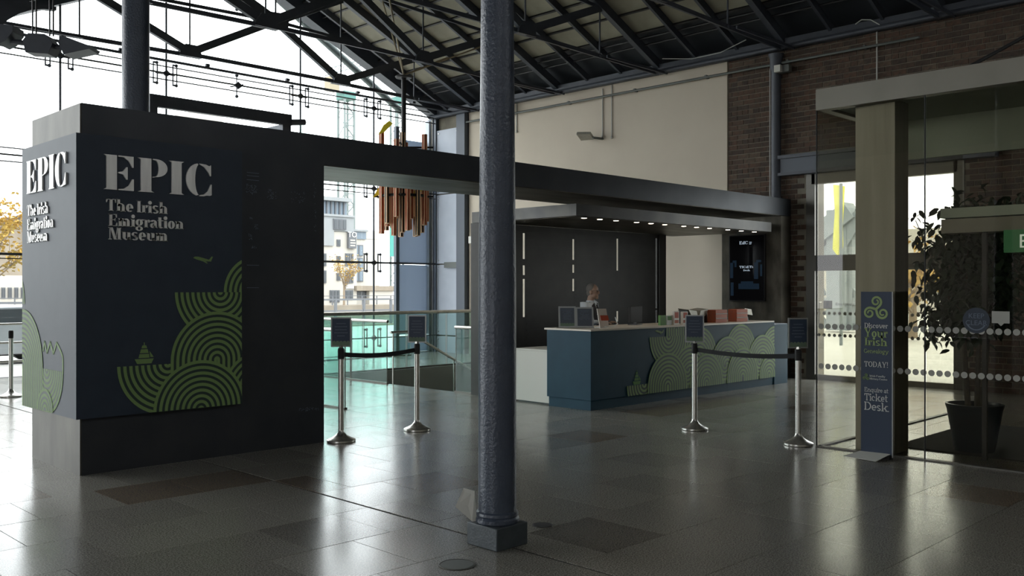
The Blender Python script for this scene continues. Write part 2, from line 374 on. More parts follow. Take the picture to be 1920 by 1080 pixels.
    if c == 'Y': w = .7 + s; return stem((w - s) / 2, 0, .45) + [dg((w - s) / 2, .42, .03, 1, s), dg((w + s) / 2 - h, .42, w - h - .08, 1, h), rc(0, 1 - h, s + .16, 1), rc(w - .26, 1 - h, w, 1)], w + .04
    if c == '/': return [dg(0, 0, .3, 1, h)], .4
    return [rc(.05, 0, .05 + s, X)], s + .12
def letters(mb, text, pl, u, v, size, s=.24, h=.06, depth=.004, width=None, base=.001, sx=1.0):
    x = 0; polys = []
    for c in text:
        g, a = glyph(c, s, h)
        polys += [[(x + px, py) for px, py in p] for p in g]; x += a
    k = size * sx if width is None else width / x
    for p in polys:
        mb.prism([pl.p(u + a * k, v + b * size, base) for a, b in p], pl.N * depth)
    return x * k
# ------------------------------------------------------------------ floor
WX = 15.25; FY = 18.0; HX0, HX1, HY0, HY1 = 9.5, 13.6, 10.46, 14.52     # side wall, glass facade, stair well
fb = MB()
for a in ((-14, -6, HX0, FY + .3), (HX1, -6, 15.4, FY + .3), (HX0, -6, HX1, HY0), (HX0, HY1, HX1, FY + .3)): fb.box(a[0], a[1], -.3, a[2], a[3], -.005)
floor = struct(fb.build('floor', 'joint'))
slabs = []
PX, PY = .6, .66; Y0 = 4.87 - 16 * PY
for j in range(0, 38):
    ya = Y0 + j * PY; yb = ya + PY
    if ya > FY: continue
    off = (.3 if j % 2 == 0 else 0)
    for side in (0, 1):
        x = 4.04 + .02 if side else 4.04 - 30 * PX - off
        first = True
        while x < (WX if side else 4.03):
            xe = x + (PX - (off if side and first else 0))
            if side and first and off == 0: xe = x + PX
            first = False
            xa, xb = max(x, -12), min(xe, WX if side else 4.04)
            yA, yB = max(ya, -5.5), min(yb, FY)
            x = xe
            if xb - xa < .03 or yB - yA < .03: continue
            if xa > HX0 - .01 and xb < HX1 + .01 and yA > HY0 - .01 and yB < HY1 + .01: continue
            # trim round the stair well
            if xb > HX0 and xa < HX1 and yB > HY0 and yA < HY1:
                if xa < HX0: xb = HX0
                elif xb > HX1: xa = HX1
                elif yA < HY0: yB = HY0
                else: yA = HY1
            slabs.append((xa + .0025, yA + .0025, xb - .0025, yB - .0025))
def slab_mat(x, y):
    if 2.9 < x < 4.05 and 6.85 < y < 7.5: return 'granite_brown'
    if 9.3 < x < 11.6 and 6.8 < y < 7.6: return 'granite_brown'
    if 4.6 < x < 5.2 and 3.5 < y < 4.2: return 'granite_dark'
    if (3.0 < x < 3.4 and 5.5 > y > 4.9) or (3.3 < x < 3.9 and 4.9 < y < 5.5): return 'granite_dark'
    h = math.sin(x * 12.9 + y * 78.2) * 43758.5; h -= math.floor(h)
    return 'granite_dark' if h < .04 else ('granite_brown' if h > .975 else 'granite')
def vis(s): x = (s[0] + s[2]) / 2; y = (s[1] + s[3]) / 2; f = (x + y) * .7071; r = (x - y) * .7071; return f > 4.6 and abs(r) < f * .6 + .5
slabs.sort(key=lambda s: (0 if vis(s) else 1, (s[0] + s[2]) ** 2 + (s[1] + s[3]) ** 2))
rest = {}
for i, s in enumerate(slabs):
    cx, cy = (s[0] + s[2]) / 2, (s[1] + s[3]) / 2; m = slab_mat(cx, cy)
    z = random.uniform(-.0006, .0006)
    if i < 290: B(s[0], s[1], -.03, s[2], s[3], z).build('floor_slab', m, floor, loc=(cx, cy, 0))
    else: rest.setdefault(m, MB()).box(s[0], s[1], -.03, s[2], s[3], z)
for m, mb in rest.items(): mb.build('far_slabs', m, floor, kind='stuff')
# round floor boxes
for x, y, l in ((3.57, 3.9 + .12, 'round metal floor access cover left of the near column'), (4.57, 4.28, 'small dark round floor cover right of the near column')):
    t = thing('floor_cover', l, 'floor cover', (x, y, 0))
    r = .11 if x < 4 else .07
    MB().lathe((x, y, 0), [(r * .8, .0005), (r, .0012), (r, .0035), (r * .93, .004), (r * .9, .0012)], 28).build('rim', 'iron_black' if x > 4 else 'brushed_dark', t)
    MB().lathe((x, y, 0), [(r * .86, .0005), (r * .86, .003), (r * .2, .0034)], 28).build('lid', 'iron_black' if x > 4 else 'galv', t)

# ------------------------------------------------------------------ walls
# side wall: plaster part, brick part with door opening
DY0, DY1, DZ = 5.35, 7.8, 3.48
wallr = MB().box(WX, -6, 3.98, WX + .45, FY + .15, 5.98).box(WX, DY1, 0, WX + .45, FY + .15, 3.98).box(WX, -6, 0, WX + .45, DY0, 3.98).box(WX + .05, DY0, DZ + .12, WX + .45, DY1, 3.98)
wr = struct(wallr.build('wall_right', 'mortar'))
struct(B(WX - .03, 9.49, 0, WX + .0, 16.7, 5.98).build('plaster_facing', 'plaster', wr))
del_kind = wr.children[0]; 
# bricks
rows = []
bh, bl, jt = .078, .228, .013
z = 0.0; row = 0; spots = []
while z < 5.9:
    y = -5.9 + (.113 if row % 2 else 0)
    while y < 9.45:
        a, b = y, min(y + bl, 9.47)
        if row % 6 == 5: b = min(y + .103, 9.47)
        step = (.103 if row % 6 == 5 else bl) + jt
        if not (b > DY0 - .02 and a < DY1 + .08 and z < 3.95) and b - a > .04 and a > 2.5:
            spots.append((a, b, z))
        y += step
    z += bh + jt; row += 1
def bscore(s):
    a, b, z = s; y = (a + b) / 2; r = WX - y; f = WX + y
    if r / f > .56: return 1e3 + z
    if z > 1.6 + (541 / 1740) * f * .7071 + .1: return 1e3 + z
    # hidden behind the portal and the lobby
    if y > 7.85 and z < 3.3: return 500 - z
    if y < 7.3 and z < 4.5: return 400 - z
    return f + random.random() * .01
spots.sort(key=bscore)
bm_mesh = {}; bst = {}
for i, (a, b, z) in enumerate(spots):
    m = 'brick%d' % random.choice((0, 0, 1, 1, 2, 2, 3)); pr = random.uniform(.006, .014)
    if i < 290:
        key = (round(b - a, 3), m)
        if key not in bm_mesh:
            me = B(-.01, -(b - a) / 2, -bh / 2, .0, (b - a) / 2, bh / 2).mesh('brick'); me.materials.append(MT[m]); bm_mesh[key] = me
        o = bpy.data.objects.new('brick', bm_mesh[key]); COL.objects.link(o); o.parent = wr; o.location = (WX - pr + .008, (a + b) / 2, z + bh / 2)
        o.rotation_euler = (random.uniform(-.01, .01), 0, random.uniform(-.012, .012))
    else: bst.setdefault(m, MB()).box(WX - pr, a, z, WX, b, z + bh)
for m, mb in bst.items(): mb.build('far_bricks', m, wr, kind='stuff')
# lintel over the door and the iron door frame
lt = struct(B(WX - .14, DY0 - .6, 3.6, WX - .02, 8.36, 3.96).build('trim_1', 'grey_frame'))
B(WX - .19, DY0 - .6, 3.9, WX - .14, 8.36, 3.96).build('flange', 'iron', lt); B(WX - .19, DY0 - .6, 3.6, WX - .14, 8.36, 3.65).build('flange', 'iron', lt)
door = thing('door_1', '', '', (WX, 6.6, 0)); del door['category']; del door['label']; door['kind'] = 'structure'
B(WX - .02, DY1 - .06, 0, WX + .12, DY1 + .1, 3.6).build('door_jamb', 'brushed_dark', door)
B(WX - .02, DY0 - .1, 0, WX + .12, DY0 + .06, 3.6).build('door_jamb', 'brushed_dark', door)
B(WX - .02, DY0, DZ - .06, WX + .12, DY1, 3.62).build('door_head', 'brushed_dark', door)
B(WX - .03, DY0, 1.9, WX + .11, DY1, 2.17).build('transom', 'brushed_dark', door)
B(WX - .0, DY0, 0, WX + .1, DY1, .09).build('bottom_rail', 'brushed', door)
for y in (6.55,): B(WX, y - .03, .09, WX + .1, y + .03, DZ).build('mullion', 'brushed_dark', door)
for a, b in ((DY0 + .06, 6.52), (6.58, DY1 - .06)):
    B(WX + .04, a, .09, WX + .055, b, 1.9).build('glass_pane', 'door_glass', door); B(WX + .04, a, 2.17, WX + .055, b, DZ - .06).build('glass_pane', 'door_glass', door)
MB().path([(WX - .1, 7.62, .95), (WX - .1, 7.62, 1.35), (WX - .02, 7.62, 1.35)], .012).build('door_handle', 'stainless', door)
dm = MB()
for k in range(24):
    for zz in (1.16, .78):
        dm.cyl((WX + .03, 5.5 + k * .095, zz), (WX + .034, 5.5 + k * .095, zz), .03, 12)
dm.build('dot_band', 'dots', door)
# hidden back wall, and left wall with an opening added for its light
struct(B(-14, -6.3, 0, 15.7, -6, 7).build('wall_back', 'plaster')) 
struct(MB().box(-14.3, -6, 0, -14, -3, 7).box(-14.3, -3, 4.6, -14, 3.6, 7).box(-14.3, -3, 0, -14, 3.6, .3).box(-14.3, 3.6, 0, -14, 15, 7).box(-14.3, 15, 5.4, -14, FY, 7).build('wall_left', 'plaster'))
# ------------------------------------------------------------------ roof
EZ = 5.98; RIDX = 9.65; SL = .458; RZ = EZ + SL * (WX - RIDX)
def rz(x): return EZ + SL * (WX - x) if x > RIDX else EZ + SL * (x - 4.05)
UPN = Vector((SL, 0, 1)).normalized()
cb = MB()
cb.add([(4.05, -6, EZ + .2), (RIDX, -6, RZ + .2), (RIDX, FY + .05, RZ + .2), (4.05, FY + .05, EZ + .2), (4.05, -6, EZ + .3), (RIDX, -6, RZ + .3), (RIDX, FY + .05, RZ + .3), (4.05, FY + .05, EZ + .3)],
       [(0, 3, 2, 1), (4, 5, 6, 7), (0, 1, 5, 4), (1, 2, 6, 5), (2, 3, 7, 6), (3, 0, 4, 7)])
cb.add([(RIDX, -6, RZ + .2), (WX + .4, -6, EZ + .02), (WX + .4, FY + .05, EZ + .02), (RIDX, FY + .05, RZ + .2), (RIDX, -6, RZ + .3), (WX + .4, -6, EZ + .1), (WX + .4, FY + .05, EZ + .1), (RIDX, FY + .05, RZ + .3)],
       [(0, 3, 2, 1), (4, 5, 6, 7), (0, 1, 5, 4), (1, 2, 6, 5), (2, 3, 7, 6), (3, 0, 4, 7)])
ceil = struct(cb.build('ceiling', 'purlin'))
# second bay to the left
c2 = MB(); mx = -1.55
c2.prism([(4.05, -6, EZ + .2), (mx, -6, RZ + .2), (-7.15, -6, EZ + .2), (-7.15, -6, EZ + .35), (mx, -6, RZ + .35), (4.05, -6, EZ + .35)], (0, FY + 6, 0))
c2.box(-14, -6, EZ + .2, -7.15, FY, EZ + .35)
c2.build('side_bay_roof', 'purlin', ceil)
TR = [16.45, 13.73, 11.01, 8.29, 5.57, 2.85]
raf = [2.85 - 2.72 + .907 * k for k in range(0, 20)]
nb = 0
pan = []
SLN = math.hypot(1, SL)
du = .56
for k in range(19):
    ya, yb = raf[k] + .035, raf[k + 1] - .035
    if yb > FY: yb = FY
    for i in range(10):
        xa = WX - .95 - i * du * .92; xb = xa - du * .92 + .03
        if xb < RIDX: xb = RIDX + .02
        if xa - xb < .1: continue
        za, zb = rz(xa) + .10, rz(xb) + .10
        mb = MB().prism([(xa, ya, za), (xa, yb, za), (xb, yb, zb), (xb, ya, zb)], (0, 0, .05))
        mb.build('ceiling_panel', 'roof_board', ceil, loc=((xa + xb) / 2, (ya + yb) / 2, za))
lp = MB()
for k in range(19):
    for i in range(10):
        xa = 4.3 + i * du * .92; lp.prism([(xa, raf[k] + .035, rz(xa) + .1), (xa, min(raf[k + 1] - .035, FY), rz(xa) + .1), (min(xa + .49, RIDX), min(raf[k + 1] - .035, FY), rz(min(xa + .49, RIDX)) + .1), (min(xa + .49, RIDX), raf[k] + .035, rz(min(xa + .49, RIDX)) + .1)], (0, 0, .05))
lp.build('left_slope_panels', 'roof_board', ceil, kind='stuff')
for y in raf:
    if min(abs(y - t) for t in TR) < .1 or y > FY: continue
    MB().beam((WX, y, rz(WX) + .02), (RIDX, y, RZ + .02), .055, .13, UPN).build('rafter', 'iron', ceil)
    MB().beam((4.1, y, rz(4.1) + .02), (RIDX, y, RZ + .02), .055, .13, (-SL, 0, 1)).build('rafter', 'iron', ceil)
for i in range(11):
    x = WX - .935 - i * du * .92
    if x > RIDX: MB().beam((x, -4, rz(x) + .09), (x, FY, rz(x) + .09), .035, .05, UPN).build('shadow_batten', 'iron_black', ceil)  # battens coloured black to draw the shadow lines between panels
for x in (WX - .80, WX - .62): MB().cyl((x, -4, rz(x) + .07), (x, FY, rz(x) + .07), .02, 6).build('purlin_bar', 'iron_black', ceil)
# gable edge of the roof above the facade
MB().beam((WX, FY - .1, rz(WX) + .0), (RIDX, FY - .1, RZ), .3, .3, UPN).build('gable_rafter', 'iron', ceil)
MB().beam((4.05, FY - .1, rz(4.05) + .0), (RIDX, FY - .1, RZ), .3, .3, (-SL, 0, 1)).build('gable_rafter', 'iron', ceil)
# eave gutter beam along the side wall, valley beam along the columns
eb = struct(MB().box(WX - .16, -6, EZ - .12, WX, FY, EZ + .06).build('trim_2', 'iron'))
MB().cyl((WX - .2, -6, EZ - .10), (WX - .2, FY, EZ - .10), .045, 10).build('gutter_pipe', 'iron', eb)
vb = struct(MB().box(3.9, -6, EZ - .06, 4.2, FY, EZ + .3).box(3.82, -6, EZ - .1, 4.28, FY, EZ - .06).build('trim_3', 'iron'))

# trusses
TRL = ['roof truss nearest the glass facade, drawn against the white sky', 'second roof truss from the glass facade, behind the steel hub', 'third roof truss from the glass facade, its tie rods ending above the plaster wall',
       'fourth roof truss from the glass facade, meeting the iron wall post', 'fifth roof truss from the facade, high over the ticket desk side', 'roof truss nearest the camera, above the brick wall']
def truss(y, label):
    t = thing('roof_truss', label, 'truss', (RIDX, y, EZ), 'dark iron roof trusses')
    def ndx(x, zz): return (x, y, zz)
    MB().beam(ndx(WX - .1, rz(WX - .1)), ndx(RIDX, RZ), .11, .17, UPN).build('rafter', 'iron', t)
    MB().beam(ndx(4.2, rz(4.2)), ndx(RIDX, RZ), .11, .17, (-SL, 0, 1)).build('rafter', 'iron', t)
    for s in (-1, 1):
        x1 = RIDX + s * 1.68; x2 = RIDX + s * 3.66; c = ndx(RIDX + .12, 6.93)
        MB().beam(c, ndx(x1, 5.98), .08, .14).build('strut', 'iron', t)
        MB().beam(ndx(x1, 5.98), ndx(x2, rz(x2) - .08), .08, .14).build('strut', 'iron', t)
        MB().beam(c, ndx(x1, rz(x1) - .06), .10, .18).build('strut', 'iron', t)
        MB().cyl(ndx(x1, 5.98), ndx(x1, rz(x1)), .016, 8).build('hanger_rod', 'iron', t)
        h = MB().cyl(ndx(x2, 5.86), ndx(x2, rz(x2) - .05), .016, 8).build('hanger_rod', 'iron', t)
        MB().ball(ndx(x2, 5.9), .04).build('nut', 'iron', h)
        g = MB(); g.prism([(x1 - .22, y - .06, 5.9), (x1 + .22, y - .06, 5.9), (x1 + .2, y - .06, 5.99), (x1 + .1, y - .06, 6.12), (x1 - .1, y - .06, 6.12), (x1 - .2, y - .06, 5.99)], (0, .12, 0))
        g.build('gusset_plate', 'iron', t)
        MB().beam(c, ndx(x2 + s * .1, 6.80), .035, .06).build('collar_tie', 'iron', t)
        e = 15.12 if s > 0 else 4.35
        MB().beam(ndx(x1, 5.93), ndx(e, 5.87), .04, .07).build('tie_rod', 'iron', t)
        MB().beam((e, y - .22, 5.84), (x2, y - .17, 5.86), .03, .05).build('tie_rod', 'iron', t)
    MB().beam(ndx(RIDX - 1.68, 5.95), ndx(RIDX + 1.68, 5.95), .04, .07).build('tie_rod', 'iron', t)
    g = MB(); cx = RIDX + .12
    g.prism([(cx - .22, y - .07, 6.87), (cx, y - .07, 6.8), (cx + .25, y - .07, 6.84), (cx + .27, y - .07, 7.0), (cx + .12, y - .07, 7.1), (cx - .14, y - .07, 7.08), (cx - .25, y - .07, 6.98)], (0, .14, 0))
    g.build('gusset_plate', 'iron', t)
    MB().cyl(ndx(cx, 7.0), ndx(cx, RZ), .018, 8).build('king_rod', 'iron', t)
    return t
t0 = truss(TR[0], TRL[0])
for y, l in zip(TR[1:], TRL[1:]):
    dup(t0, (RIDX, y, EZ), 0, l)

# ------------------------------------------------------------------ cast iron columns
def column(x, y, r0, r1, label, top=EZ - .1, bracket=False):
    t = thing('iron_column', label, 'column', (x, y, 0), 'dark blue cast iron columns')
    B(x - .135, y - .135, 0, x + .135, y + .135, .14).build('plinth', 'plinth_paint', t, bevel=.006)
    MB().lathe((x, y, .14), [(.13, 0), (.137, .008), (.137, .028), (.128, .04), (.133, .05), (.13, .066), (.12, .075)], 40).build('base_moulding', 'column_paint', t)
    H = top - .22
    MB().lathe((x, y, .2), [(r0, 0), (r0, .02), (r0 * .99, H * .25), (r1 * .98 + r0 * .02, H * .6), (r1, H)], 48).build('shaft', 'column_paint', t)
    MB().lathe((x, y, .2 + H - .01), [(r1, 0), (r1 * 1.25, .03), (r1 * 1.1, .05), (r1 * 1.5, .12), (r1 * 1.5, .16)], 32).build('capital', 'column_paint', t)
    for s in (-1, 1):
        pts = []
        for k in range(9):
            a = PI / 2 * k / 8; pts.append((x + s * (.1 + .95 * (1 - math.cos(a))), y - .05, top - 1.0 + .95 * math.sin(a)))
        pts += [(x + s * 1.05, y - .05, top + .0), (x + s * .1, y - .05, top + .0)]
        MB().prism(pts, (0, .1, 0)).build('spandrel_bracket', 'iron', t)
    return t
column(4.04, 4.17, .119, .1, 'dark blue cast iron column in the foreground, the nearest one')
column(4.07, 9.62, .150, .135, 'dark blue cast iron column rising behind the lettered sign wall')
column(4.04, 14.95, .14, .13, 'dark blue cast iron column beyond the left edge, only its bracket showing')
t = thing('paper_card', 'white card leaning against the foot of the nearest column', 'card', (3.85, 4.35, .15))
MB().prism([(3.90, 4.25, .15), (3.93, 4.24, .15), (3.94, 4.27, .33), (3.90, 4.33, .345), (3.83, 4.33, .24)], (.004, .004, 0)).build('sheet', 'paper', t)
t.children[0].name = 'sheet'

# ------------------------------------------------------------------ glass facade
fac = thing('window_1', '', '', (10, FY, 0)); del fac['category']; del fac['label']; fac['kind'] = 'structure'
VX = [-10.9, -8.0, -5.0, -2.0, 1.1, 3.2, 6.16, 8.16, 11.22, 13.22, 15.05]
LV = [0.0, .42, 2.2, 3.95, 5.85, 7.68]
for x in VX[5:]:
    MB().cyl((x, FY - .15, 0), (x, FY - .15, min(rz(x), 8.4)), .022, 8).build('tension_rod', 'iron', fac)
edges = sorted([-14.0] + [x - .2 for x in VX] + [x + .2 for x in VX if x + .2 < WX] + [15.2])
for i in range(len(edges) - 1):
    a, b = edges[i], edges[i + 1]
    for k in range(len(LV)):
        z0 = LV[k]; z1 = LV[k + 1] if k + 1 < len(LV) else 8.5
        za = rz(a) if a > 4.05 else EZ; zb = rz(b) if b > 4.05 else EZ
        if z0 > min(za, zb): continue
        z1a, z1b = min(z1, za), min(z1, zb)
        g = .006
        MB().prism([(a + g, FY + .05, z0 + g), (b - g, FY + .05, z0 + g), (b - g, FY + .05, z1b - g), (a + g, FY + .05, z1a - g)], (0, .012, 0)).build('glass_pane', 'facade_glass', fac)
def cables(z, offs, r, x0=3.0, x1=15.1):
    for dz, rr in offs:
        MB().cyl((x0, FY - .18, z + dz), (x1, FY - .18, z + dz), rr, 6).build('cable', 'iron_black', fac)
cables(5.85, ((.13, .013), (0, .018), (-.13, .013)), .01); cables(3.95, ((.12, .012), (0, .017), (-.12, .012)), .01); cables(2.2, ((0, .026),), .02); cables(2.12, ((0, .010),), .02, x1=6.4); cables(.42, ((0, .014),), .01)
def spider(x, z, full=True):
    s = MB()
    y = FY - .1
    if full:
        s.prism([(x - .09, y - .08, z), (x, y - .08, z + .07), (x + .09, y - .08, z), (x, y - .08, z - .07)], (0, .04, 0))
        for q in (-1, 1):
            cx = x + q * .2
            s.beam((x, y, z), (cx, y, z), .02, .03)
            for e in (-.04, .04): s.cyl((cx + e, y, z - .2), (cx + e, y, z + .2), .014, 6)
            for zz in (-.2, .2): s.cyl((cx - .05, y, z + zz), (cx + .05, y, z + zz), .02, 8); s.ball((cx + .03, y, z + zz), .035)
    else:
        s.prism([(x - .1, y - .08, z), (x, y - .08, z + .08), (x + .1, y - .08, z), (x, y - .08, z - .08)], (0, .04, 0))
        s.cyl((x, y, z - .2), (x, y, z + .2), .012, 6); s.ball((x, y, z + .22), .038); s.ball((x, y, z - .22), .038); s.beam((x - .15, y, z - .04), (x + .15, y, z + .05), .02, .025)
    s.build('spider_fitting', 'iron', fac)
for x in VX[6:10]:
    for z in LV[1:]:
        if z < rz(x) - .3: spider(x, z)
for z in (5.85, 7.68, 3.95): spider(9.71, z, False)
spider(3.2, 3.95)
# grey return at the corner: panel on the facade line, side panel, posts
gp = thing('wall_panel_screen', 'grey blue cladding panels with dark posts in the corner of the facade', 'cladding', (14.6, FY, 0))
B(14.20, FY + .25, 0, 14.30, FY + .35, 5.6).build('post', 'grey_frame', gp); B(15.21, FY + .2, 0, 15.28, FY + .35, 5.85).build('post', 'grey_panel', gp)
B(15.29, FY + .2, 0, WX + .5, FY + .35, 5.9).build('post', 'grey_frame', gp)
for z0, z1 in ((0, .4), (.44, 2.18), (2.22, 3.93), (3.97, 5.3)): B(14.30, FY + .28, z0, 15.21, FY + .31, z1).build('panel', 'frosted', gp)
B(WX - .10, 17.86, 0, WX, 18.0, 5.9).build('post', 'grey_frame', gp); B(WX - .16, 16.72, 0, WX - .02, 17.02, 5.85).build('post', 'grey_frame', gp)
for z0, z1 in ((0, .4), (.43, 2.18), (2.21, 3.93), (3.96, 5.55)):
    p = B(WX - .07, 17.02, z0, WX - .04, 17.86, z1).build('panel', 'grey_panel', gp)
    for yy in (17.1, 17.78):
        for zz in (z0 + .08, z1 - .08): MB().cyl((WX - .085, yy, zz), (WX - .07, yy, zz), .015, 8).build('bolt', 'stainless', p)
B(WX - .14, 16.8, 2.1, WX - .02, 17.5, 2.24).build('bracket', 'galv', gp)
t = thing('service_pipe', 'long thin pipe with clips spanning the hall just inside the facade', 'pipe', (9.6, 17.2, 5.95))
MB().cyl((4.3, 17.2, 5.95), (15.1, 17.2, 5.93), .028, 8).build('pipe', 'iron', t)
for x in (5.2, 7.0, 8.7, 10.5, 12.3, 13.9): B(x - .04, 17.17, 5.97, x + .04, 17.23, 6.02).build('clip', 'iron', t)
t = thing('gable_tube', 'grey sloping steel tube outside under the gable edge of the roof', 'tube', (13, 18.5, 6.5))
MB().cyl((11.0, 18.45, 8.1), (14.6, 18.45, 5.98), .085, 12).build('tube', 'crane_grey', t)
for x in (12.2, 13.4): MB().cyl((x, 18.1, rz(x) - .1), (x, 18.45, 8.1 - (x - 11) * .589), .03, 8).build('bracket', 'crane_grey', t)
# left balustrade by the facade
t = thing('cable_balustrade', 'steel post and rail balustrade by the facade at the left edge', 'railing', (4, 16, 0))
for z in (1.02, .72, .42): MB().cyl((3, 16.3, z), (6.3, 16.3, z), .018, 8).build('rail', 'stainless', t)
for x in (3.0, 4.3, 5.5): MB().cyl((x, 16.3, 0), (x, 16.3, 1.05), .02, 8).build('post', 'stainless', t)

# ------------------------------------------------------------------ sign wall and portal
PY0, PY1, PT = 8.19, 9.39, 3.18
portal = thing('portal', 'long dark steel portal: solid sign wall, overhead beam and end leg by the brick wall', 'portal', (3, PY0, 0))
B(3.0, PY0, 0, 5.43, PY1, 2.88).build('wall_block', 'steel_blue_sheen', portal)
B(2.988, PY0 + .004, 0, 3.0, PY1 - .004, PT - .003).build('end_plate', 'patina_end', portal)
B(3.0, PY0, 2.88, WX - .03, PY1, PT).build('beam', 'steel_blue_sheen', portal)
B(5.45, PY0 + .02, 2.872, 14.88, PY1 - .02, 2.88).build('soffit', 'patina_soffit', portal)
B(14.88, PY0, 0, WX - .03, PY1, 2.872).build('end_leg', 'patina_soffit', portal)
# fine perforation marks on the wall, light through the holes painted as pale boxes
pm = MB()
def dotsrc(cx, cz, w_, h_, n):
    for _ in range(n):
        u = cx + random.uniform(-w_, w_); v = cz + random.uniform(-h_, h_); pm.box(u - .003, PY0 - .0015, v - .003, u + .003, PY0, v + .003)
for cx, cz, w_, h_, n in ((4.62, 2.56, .04, .045, 40), (4.56, 2.57, .02, .04, 18), (4.82, 2.53, .05, .06, 34), (5.12, 2.52, .08, .06, 26), (5.32, 2.4, .015, .3, 24), (4.6, 2.28, .02, .01, 8), (4.65, 2.2, .02, .03, 12), (4.59, 2.1, .02, .03, 16), (4.62, 2.0, .03, .01, 8), (5.25, .36, .12, .02, 36)): dotsrc(cx, cz, w_, h_, n)
for zz in (2.72, 2.69, 2.65, 1.82, 1.6): pm.box(4.55, PY0 - .0015, zz, 4.68, PY0, zz + .005)
pm.build('painted_perforations', 'text_blue', portal, kind='stuff')
# sign box wrapped round the end of the wall
sb = thing('sign_box', 'navy sign box with raised metal lettering and green wave lines round the wall end', 'sign', (2.93, 8.12, .49))
MB().prism([(2.93, 8.12, .49), (4.46, 8.12, .49), (4.46, PY0, .49), (3.0, PY0, .49), (3.0, 9.42, .49), (2.93, 9.48, .49)], (0, 0, 2.42)).build('board', 'navy', sb)
pf = Plane((0, 8.12, 0), (1, 0, 0), (0, 0, 1), (0, -1, 0))
ps = Plane((2.93, 9.47, 0), (0, -1, 0), (0, 0, 1), (-1, 0, 0))
# EPIC in a stencil cut of thick stems and separate thin arms
def epic(pl, u0, v0, H, W):
    def L(polys, x, wd):
        mb = MB()
        for p in polys: mb.prism([pl.p(u0 + (x + a * wd) * W, v0 + b * H, .0015) for a, b in p], pl.N * .016)
        mb.build('letter', 'steel_letter', sb)
    st = lambda a, b: [[(a - .12, 0), (b + .12, 0), (b, .045), (b, .955), (b + .12, 1), (a - .12, 1), (a, .955), (a, .045)]]
    L([[(.0, 0), (.42, 0), (.42, 1), (.0, 1), (.08, .955), (.08, .045)], [(.47, .97), (.47, 1), (.98, 1), (.98, .68), (.94, .68), (.82, .86), (.66, .96)], [(.47, .0), (.47, .03), (.66, .05), (.82, .15), (.94, .34), (.99, .34), (.99, 0)],
       [(.47, .49), (.47, .52), (.62, .55), (.74, .68), (.78, .68), (.78, .32), (.74, .32), (.62, .46)]], 0, .262)
    bowl = [(.50, .97), (.50, 1)] + [(.62 + .38 * math.sin(R(a)), .735 + .265 * math.cos(R(a))) for a in range(0, 181, 12)] + [(.50, .44), (.50, .47)] + [(.58 + .12 * math.sin(R(a)), .72 - .245 * math.cos(R(a))) for a in range(0, 181, 20)]
    L([[(.0, 0), (.55, 0), (.45, .045), (.45, 1), (.0, 1), (.1, .955), (.1, .045)], bowl], .295, .272)
    L([[(.0, 0), (1, 0), (.83, .045), (.83, .955), (1, 1), (.0, 1), (.17, .955), (.17, .045)]], .583, .142)
    oa = [(.5 - .5 * math.sin(R(a)), .5 + .5 * math.cos(R(a))) for a in range(8, 173, 10)]
    ia = [(.5 - .16 * math.sin(R(a)), .5 + .47 * math.cos(R(a))) for a in range(172, 7, -10)]
    top = [(.5, 1), (.52, .97), (.7, .9), (.88, .72), (.92, .64), (.96, .64), (.96, .98), (.9, .94), (.76, .985)]
    bot = [(.5, 0), (.52, .03), (.7, .06), (.84, .17), (.95, .38), (.985, .38), (.985, .05), (.93, .03), (.8, .03), (.7, .005)]
    L([oa + ia, top, bot], .745, .255)
epic(pf, 3.155, 2.45, .30, .99)
epic(ps, 9.47 - 9.31, 2.475, .30, 1.0)
for pl, uu in ((pf, 3.175), (ps, 9.47 - 9.30)):
    for txt, v, wd in (('The Irish', 2.265, .55), ('Emigration', 2.135, .68), ('Museum', 2.02, .53)):
        mb = MB(); letters(mb, txt, pl, uu + (.02 if txt[0] != 'T' and pl is pf else 0), v, .105, .25, .055, .012, width=wd); mb.build('lettering', 'steel_letter', sb)
W1 = Waves(pf, (2.95, .492, 4.455, 1.9), .0525)
W1.arcs(4.62, 1.56, .35); W1.arcs(4.235, 1.56, .445, up=False, vmax=1.56)
W1.arcs(3.725, .915, .455, up=False, vmax=.915); W1.arcs(4.2, .93, .45, leg=.1)
W1.arcs(4.62, .62, .36); W1.arcs(4.04, .48, .452)
W1.build(sb)
W2 = Waves(ps, (.005, .492, 1.34, 2.0), .047)
W2.arcs(-.35, 1.45, .42)
W2.arcs(.66, .875, .40, up=False, vmax=.875); W2.arcs(.02, .86, .54, leg=.45); W2.arcs(.3, .5, .12, up=False); W2.arcs(.62, .5, .2, leg=.0)
zg = [(.56, 1.03), (.60, 1.12), (.66, 1.02), (.74, 1.12), (.82, 1.02), (.90, 1.12), (1.0, 1.05), (1.05, 1.0), (1.05, .86)]
for a, b in zip(zg[:-1], zg[1:]): W2.g.beam(ps.p(*a, .002), ps.p(*b, .002), .024, .003, up=ps.N)
W2.build(sb)
def icon_ship(mb, pl, u, v, k):
    for p in ([(-.1, .05), (.1, .05), (.075, 0), (-.075, 0)], [(-.06, .06), (.055, .06), (.05, .1), (-.05, .1)], [(-.045, .11), (.045, .11), (.035, .15), (-.035, .15)], [(-.03, .16), (.03, .16), (.02, .19), (-.02, .19)], [(.065, .065), (.1, .065), (.055, .13)], [(-.004, .19), (.004, .19), (.004, .22), (-.004, .22)]):
        mb.prism([pl.p(u + a * k, v + b * k, .001) for a, b in p], pl.N * .003)
